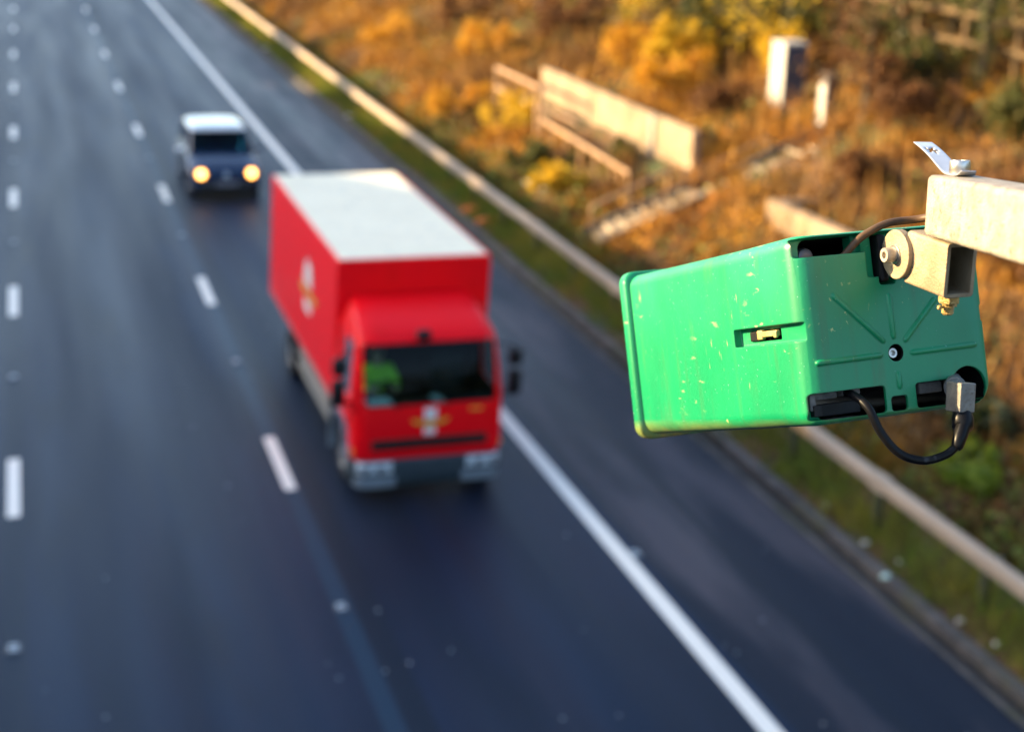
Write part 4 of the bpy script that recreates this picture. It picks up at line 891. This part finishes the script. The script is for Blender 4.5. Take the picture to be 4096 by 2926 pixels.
# bracken, in clumps that thin out where the ground shows
P = scatter(230000, 11.1, 27, 9, 95, rng); P = P[clear(P)]
dens = vnoise(P[:, 0], P[:, 1], 1.6, 20) * .6 + vnoise(P[:, 0], P[:, 1], .5, 21) * .4; grow = np.clip((P[:, 0] - 11.0) / 1.6, .25, 1)
k = dens > rng.uniform(.25, .72, len(P)); P, dens, grow = P[k], dens[k], grow[k]
hgt = rng.uniform(.10, .55, len(P)) * (dens + .25) * grow
far = np.clip((P[:, 1] - 36) / 20, 0, 1); hgt *= 1 + far * .9
B_ = P.copy(); B_[:, 2] += hgt * rng.uniform(.2, 1.0, len(P))
put("dead_bracken", raw_mesh("dead_bracken", leaves(B_, rng.uniform(.04, .125, len(P)), rng, .4, 2.2), 4), FERN)
P2 = P[rng.uniform(0, 1, len(P)) < .18]; h2 = rng.uniform(.35, 1.25, len(P2)) * np.clip((P2[:, 0] - 11) / 2.5, .3, 1)
put("straw_stems", raw_mesh("straw_stems", blades(P2, h2, rng.uniform(.014, .04, len(P2)), rng, .20), 4), STRAW)
P = scatter(60000, 10.9, 24, 9, 70, rng); P = P[clear(P)]; dn = vnoise(P[:, 0], P[:, 1], 2.1, 33) * .7 + vnoise(P[:, 0], P[:, 1], .6, 34) * .3 + np.clip((12.6 - P[:, 0]) / 4, 0, .35)
P = P[dn > rng.uniform(.52, .80, len(P))]; P[:, 2] += rng.uniform(.02, .40, len(P)) * np.clip((P[:, 0] - 10.4) / 1.5, .2, 1)
put("bramble_patch", raw_mesh("bramble_patch", leaves(P, rng.uniform(.05, .12, len(P)), rng, .2, 1.4), 4), BRAM)

BARK = mat("bark", (.11, .075, .045), (.055, .04, .028), scale=5, rough=.9, bump=.5, bscale=25, stretch=(1, 1, .25), c3=(.09, .10, .03), scale3=1.5, lo3=.52, hi3=.66)
LV = {"yellow": mat("yellow leaves", (.70, .42, .008), (.50, .36, .010), scale=1.2, rough=.7, island=(.34, .24, .02), trans=.35),
      "gold": mat("gold leaves", (.66, .36, .004), (.52, .22, .004), scale=1.0, rough=.75, island=(.34, .14, .015), trans=.3),
      "olive": mat("olive leaves", (.058, .062, .004), (.12, .095, .005), scale=1.0, rough=.7, island=(.06, .075, .012), trans=.3),
      "fresh": mat("fresh green leaves", (.16, .24, .008), (.30, .32, .010), scale=1.5, rough=.6, island=(.10, .15, .01), trans=.3),
      "ivy": mat("dark ivy", (.016, .028, .005), (.035, .045, .006), scale=1.4, rough=.55, island=(.13, .13, .015), trans=.15),
      "rust": mat("rust leaves", (.15, .055, .008), (.09, .035, .007), scale=.9, rough=.8, island=(.12, .05, .012), trans=.25)}
def shrub(x, y, h, r, leaf, label, n=1800, size=(.05, .11), seed=0, stems=7, group=None):
    g = np.random.default_rng(100 + seed); z = gz(x, y)
    t = empty("shrub", (x, y, z), label=label, cat="shrub", group=group)
    b = MB(); tips = []
    for k in range(stems):
        a = g.uniform(0, 2 * PI); q = g.uniform(.3, .9) * r; e = Vector((q * math.cos(a), q * math.sin(a), h * g.uniform(.55, .95))); tips.append(e)
        b.tube([(0.05 * math.cos(a), .05 * math.sin(a), -.15), e * .45 + Vector((g.normal(0, .06), g.normal(0, .06), .06)), e], 0, n=5, smooth=3, radii=[.03, .02, .006])
    b.build("stems", BARK, t, smooth='all')
    cc = np.array([np.array(tips[k % len(tips)]) * g.uniform(.55, 1.05) + g.normal(0, .14 * r, 3) for k in range(stems * 3)]); rad = g.uniform(.14, .34, len(cc)) * r
    i = g.integers(0, len(cc), n); C_ = cc[i] + unit(g.normal(size=(n, 3))) * (rad[i] * g.uniform(.2, 1.15, n))[:, None]; C_[:, 2] = np.maximum(C_[:, 2], .02)
    me = raw_mesh("foliage", leaves(C_, g.uniform(*size, n), g, .2, 1.5), 4); me.materials.append(LV[leaf]); link("foliage", me, t); return t
def tree(x, y, h, r0, leaf, label, n=1500, seed=0, lean_=(0, 0), crown=(.45, 1.0), spread=1.6, size=(.06, .13), group=None, ivy=0):
    g = np.random.default_rng(500 + seed); z = gz(x, y)
    t = empty("tree", (x, y, z), label=label, cat="tree", group=group)
    b = MB(); pts = [Vector((lean_[0] * f * h + g.normal(0, .03 * f * h * .5), lean_[1] * f * h + g.normal(0, .03 * f * h * .5), h * f - .3 * (f == 0))) for f in (0, .12, .3, .5, .75, 1)]
    b.tube(pts, 0, n=9, smooth=3, radii=[r0 * 1.35, r0 * 1.05, r0 * .9, r0 * .7, r0 * .4, r0 * .1]); ends = []
    for k in range(12):
        f = g.uniform(.22, .95); i = min(int(f * 5), 4); p = pts[i].lerp(pts[i + 1], f * 5 - i); a = g.uniform(0, 2 * PI); L_ = spread * g.uniform(.5, 1.1) * (1.15 - f * .6)
        e = p + Vector((math.cos(a) * L_, math.sin(a) * L_, L_ * g.uniform(.15, .8))); mid = p.lerp(e, .5) + Vector((g.normal(0, .08), g.normal(0, .08), -.05)); ends += [e, mid.lerp(e, .5)]
        b.tube([p, mid, e], 0, n=5, smooth=2, radii=[r0 * .34, r0 * .2, r0 * .06])
        for q in range(3):
            m_ = mid.lerp(e, g.uniform(.1, .9)); e2 = m_ + Vector((g.normal(0, .3), g.normal(0, .3), g.normal(.15, .25))); b.tube([m_, e2], 0, n=3, radii=[r0 * .12, r0 * .03]); ends.append(e2)
    b.build("trunk", BARK, t, smooth='all')
    E2 = np.array([np.array(e) for e in ends]); lo = crown[0] * h; E2 = E2[E2[:, 2] > lo] if (E2[:, 2] > lo).sum() > 3 else E2
    i = g.integers(0, len(E2), n); C_ = E2[i] + g.normal(0, .22, (n, 3))
    me = raw_mesh("crown", leaves(C_, g.uniform(*size, n), g, .3, 1.5), 4); me.materials.append(LV[leaf]); link("crown", me, t)
    if ivy:
        f = g.uniform(0, .55, ivy); k = np.minimum((f * 5).astype(int), 4); pp = np.array([list(pts[a].lerp(pts[a + 1], ff * 5 - a)) for a, ff in zip(k, f)])
        a = g.uniform(0, 2 * PI, ivy); rr = r0 + g.uniform(.02, .16, ivy); C_ = pp + np.stack([np.cos(a) * rr, np.sin(a) * rr, a * 0], 1)
        me = raw_mesh("ivy", leaves(C_, g.uniform(.06, .12, ivy), g, .2, 1.2), 4); me.materials.append(LV["ivy"]); link("ivy", me, t)
    return t
SH = [(16.6, 37.4, 1.5, 1.3, "gold", "bright gold bush just behind the middle of the long concrete wall"),
      (17.0, 40.6, 1.7, 1.5, "gold", "big golden bush rising behind the far half of the concrete wall"),
      (17.6, 38.3, 2.1, 1.1, "yellow", "tall bright yellow shrub between the concrete wall and the dark ivy thicket"),
      (18.9, 38.6, 2.4, 1.6, "ivy", "dark ivy-covered thicket left of the grey cabinet"),
      (20.0, 37.0, 2.2, 1.3, "olive", "tall olive shrub directly behind the grey cabinet"),
      (19.2, 35.6, 1.2, .9, "yellow", "low yellow shrub close behind the left side of the grey cabinet"),
      (20.2, 33.2, 1.9, 1.2, "olive", "olive bush right of the grey cabinet in front of the fence"),
      (20.0, 30.4, 1.5, 1.1, "olive", "bushy green shrub above the slim white pillar by the fence"),
      (19.0, 29.9, 1.3, .9, "rust", "dark rusty bush right beside the slim white pillar"),
      (18.6, 28.3, 1.1, 1.1, "rust", "brown bush on the bank between the white pillar and the metal arm"),
      (16.8, 34.6, .9, 1.1, "rust", "low brown bush between the near end of the wall and the cabinet"),
      (13.0, 40.2, 1.0, 1.1, "yellow", "low yellow bush at the foot of the left handrail"),
      (12.6, 43.8, 1.0, 1.2, "gold", "low golden bush by the barrier left of the handrail"),
      (12.3, 36.3, .7, .9, "olive", "low olive bush between barrier and lower handrail"),
      (12.2, 33.6, .8, .8, "yellow", "small yellow-green bush beside the bottom of the steps"),
      (14.0, 34.0, .5, .6, "olive", "small green tuft at the foot of the near wall panel"),
      (11.9, 15.7, .5, .6, "fresh", "leafy yellow-green bush at the lower right behind the barrier"),
      (12.6, 16.9, .5, .7, "ivy", "low dark green bush right behind the barrier near the hanging cable"),
      (15.9, 20.2, 1.0, 1.0, "rust", "brown bush on the bank just right of the green box"),
      (17.0, 23.6, .8, 1.0, "rust", "russet bush on the bank below the metal arm"),
      (16.4, 26.4, .9, .9, "rust", "russet bush on the bank above the small headwall"),
      (19.5, 26.0, 1.1, 1.1, "olive", "olive bush on the bank under the timber fence at far right"),
      (17.4, 47.5, 1.6, 1.4, "rust", "rust coloured bush beyond the far end of the concrete wall"),
      (15.2, 50.5, 1.3, 1.5, "gold", "gold bush on the bank left of the far handrail"),
      (16.2, 56.0, 1.5, 1.7, "rust", "rust coloured bush high on the far bank at the top of the picture"),
      (13.6, 58.5, 1.1, 1.5, "gold", "gold bush near the barrier on the far bank"),
      (20.2, 43.5, 2.2, 1.6, "olive", "large olive bush at the top of the picture behind the golden bushes")]
for i, (x, y, h, r, lf, lab) in enumerate(SH): shrub(x, y, h, r, lf, lab, n=int(900 + 900 * h), seed=i, stems=6 + i % 4)
TR = [(19.6, 36.2, 3.6, .09, "yellow", (.01, .0), 500, 900, "narrow ivy column lit yellow just left of the grey cabinet top"),
      (18.9, 37.6, 3.8, .09, "yellow", (.0, .01), 500, 900, "yellow lit ivy column beside the dark gap behind the wall"),
      (20.1, 31.6, 5.0, .10, "olive", (.02, .02), 900, 700, "ivy-clad thin tree directly over the slim white pillar"),
      (20.6, 26.6, 6.0, .10, "rust", (-.03, .01), 500, 300, "bare stemmed tree at the far right edge in front of the fence"),
      (20.4, 28.6, 5.5, .09, "olive", (.04, .0), 900, 500, "thin olive tree standing against the fence at far right"),
      (21.8, 35.0, 6.0, .12, "ivy", (.0, .0), 1500, 600, "dark ivy tree straight behind the right side of the grey cabinet"),
      (22.6, 33.0, 7.0, .13, "olive", (-.02, .0), 1200, 600, "olive tree in the second row beyond the fence"),
      (22.9, 29.4, 7.0, .15, "ivy", (.02, .0), 1500, 500, "dark tree in the second row beyond the fence at right"),
      (18.3, 29.9, 2.9, .07, "rust", (0.02, 0), 500, 0, "thin dark sapling rising just right of the slim white pillar"),
      (21.2, 29.9, 7.0, .13, "olive", (.02, .02), 900, 500, "pale trunked ivy-clad tree standing at the fence right of the pillar"),
      (22.0, 27.9, 7.5, .16, "rust", (-.03, .0), 900, 300, "dark leaning tree trunk behind the fence at the top right corner"),
      (21.6, 33.6, 7.0, .12, "olive", (.03, -.02), 1200, 600, "ivy-clad tree behind the fence and right of the grey cabinet"),
      (22.4, 36.4, 8.0, .18, "olive", (0, .02), 1300, 700, "stout ivy-clad tree directly beyond the grey cabinet"),
      (19.8, 39.6, 6.5, .12, "yellow", (-.02, .0), 1300, 500, "yellow leaved tree above the dark ivy thicket"),
      (18.6, 42.3, 6.5, .11, "yellow", (.02, .0), 1200, 300, "slender yellow tree behind the golden bushes"),
      (21.3, 41.8, 7.5, .15, "olive", (.0, .03), 1300, 500, "olive leaved tree at the top edge left of the cabinet"),
      (23.4, 31.6, 7.5, .15, "rust", (.04, .0), 900, 300, "bare brown tree beyond the fence between two ivy-clad ones"),
      (23.6, 39.4, 8.0, .16, "ivy", (-.02, .0), 1600, 500, "dark leaved tree at the top of the wood beyond the cabinet"),
      (20.4, 47.6, 7.0, .13, "gold", (.0, .02), 1300, 0, "golden tree at the top edge above the far end of the wall"),
      (18.4, 53.5, 6.5, .12, "rust", (.03, .0), 1100, 0, "rusty tree on the far bank at the top of the picture"),
      (24.6, 35.0, 8.5, .17, "ivy", (.02, .0), 1600, 500, "deep green tree furthest back in the wood right of the cabinet"),
      (25.5, 29.0, 8.5, .17, "ivy", (.0, .0), 1600, 500, "deep green tree furthest right in the wood behind the fence")]
for i, (x, y, h, r, lf, ln, n, iv, lab) in enumerate(TR): tree(x, y, h, r, lf, lab, n=n, seed=i, lean_=ln, ivy=iv, crown=(.18, 1), spread=1.5)
# low cover under the trees, one mass
P = scatter(75000, 18.8, 30, 22, 75, rng); P = P[clear(P)]; dn = vnoise(P[:, 0], P[:, 1], 1.5, 41) * .6 + vnoise(P[:, 0], P[:, 1], .6, 42) * .4
k = dn > rng.uniform(.30, .70, len(P)); P, dn = P[k], dn[k]; P[:, 2] += rng.uniform(.05, 2.2, len(P)) * dn * np.clip((P[:, 0] - 18.5) / 3, .15, 1.3)
put("undergrowth", raw_mesh("undergrowth", leaves(P, rng.uniform(.06, .16, len(P)), rng, .2, 1.6), 4),
    mat("undergrowth leaves", (.048, .030, .004), (.016, .020, .003), scale=.6, rough=.75, island=(.20, .11, .02), c3=(.03, .022, .012), scale3=.5, lo3=.48, hi3=.62, trans=.2))

# ------------------------------------------------------------ litter on the verge and kerb
def scrap(name, x, y, s, m_, label, cat, seed, zf=None, group=None):
    g = random.Random(seed); b = MB(); rings = []
    for j, (zz, rr) in enumerate(((.0, .6), (.25, 1.0), (.6, .9), (.85, .5))):
        rings.append([(s * rr * g.uniform(.65, 1.15) * math.cos(2 * PI * k / 9) , s * .7 * rr * g.uniform(.65, 1.15) * math.sin(2 * PI * k / 9), s * zz * g.uniform(.6, .8)) for k in range(9)])
    b.loft(rings); o = b.build(name, m_, None, smooth='all'); o.location = (x, y, (zf if zf is not None else gz(x, y)) - .01); o.rotation_euler = (0, 0, g.uniform(0, 6)); return tag(o, label, cat, group)
ORG = mat("orange plastic", (.95, .20, .02), (.85, .15, .02), scale=8, rough=.5)
PALE = mat("pale litter", (.80, .74, .70), (.66, .60, .56), scale=10, rough=.6); BLUEW = mat("bluish white plastic", (.70, .80, .86), rough=.35)
scrap("litter", 10.10, 34.3, .27, ORG, "flat orange scrap of litter on the grass verge, the one further from the camera", "litter", 1)
scrap("litter", 10.18, 33.2, .25, ORG, "orange scrap of litter lying closer to the barrier of the two", "litter", 2)
scrap("litter", 11.95, 35.3, .17, BLUEW, "bluish white plastic scrap on the bank behind the barrier", "litter", 3)
scrap("litter", 12.1, 34.4, .13, PALE, "pale pinkish scrap beside the bluish white one behind the barrier", "litter", 4)
scrap("litter", 9.66, 14.15, .08, mat("mint plastic", (.62, .80, .66), rough=.4), "pale mint green scrap of plastic lying on the kerb edge", "litter", 5, rz(9.33) + .085)
scrap("litter", 10.05, 48.6, .16, PALE, "pale blob of litter on the verge between barrier and shoulder, higher than the lorry", "litter", 6)
scrap("litter", 9.98, 66.0, .20, PALE, "pale blob of litter far up the verge near the top of the picture", "litter", 7)
for k, (x, y) in enumerate(((10.0, 19.4), (10.1, 16.4), (10.0, 15.2), (10.15, 14.6), (9.98, 13.0), (10.05, 12.4), (10.8, 15.3), (11.3, 14.1))):
    scrap("stone", x, y, .05 + .012 * (k % 3), PALE, "small pale stone or scrap on the mossy verge at lower right", "stone", 20 + k, group="pale scraps on the near verge")

# unseen wood added beside and behind the viewpoint to darken reflections
g = np.random.default_rng(77)
P = np.stack([g.uniform(17, 60, 5200), g.uniform(-90, 12, 5200)], 1); P = np.concatenate([P, ground(P[:, 0], P[:, 1])[:, None]], 1)
P[:, 2] += g.uniform(.5, 13, len(P)) * np.clip((P[:, 0] - 15) / 6, .15, 1)
P = P[~seen(P, .05, .1)]
put("unseen_woodland", raw_mesh("unseen_woodland", leaves(P, g.uniform(.7, 1.9, len(P)), g, .2, 1.3), 4), LV["ivy"])

# grit and small chippings lying on the carriageway
g = np.random.default_rng(5); V = []
for k in range(90):
    x = g.uniform(-4.5, 9.2); y = 9 + 45 * g.uniform(0, 1) ** 1.6; q = g.uniform(.010, .024); z = rz(x) + .004; a = g.uniform(0, PI)
    c, s_ = math.cos(a) * q, math.sin(a) * q; b0 = [(x + c, y + s_, z), (x - s_, y + c, z), (x - c, y - s_, z), (x + s_, y - c, z)]; tp = (x + g.normal(0, q * .2), y + g.normal(0, q * .2), z + q * g.uniform(.6, 1.1))
    for i in range(4): V += [b0[i], b0[(i + 1) % 4], tp]
put("grit", raw_mesh("grit", V, 3), mat("pale grit", (.55, .58, .62), (.35, .36, .38), scale=3, rough=.4))
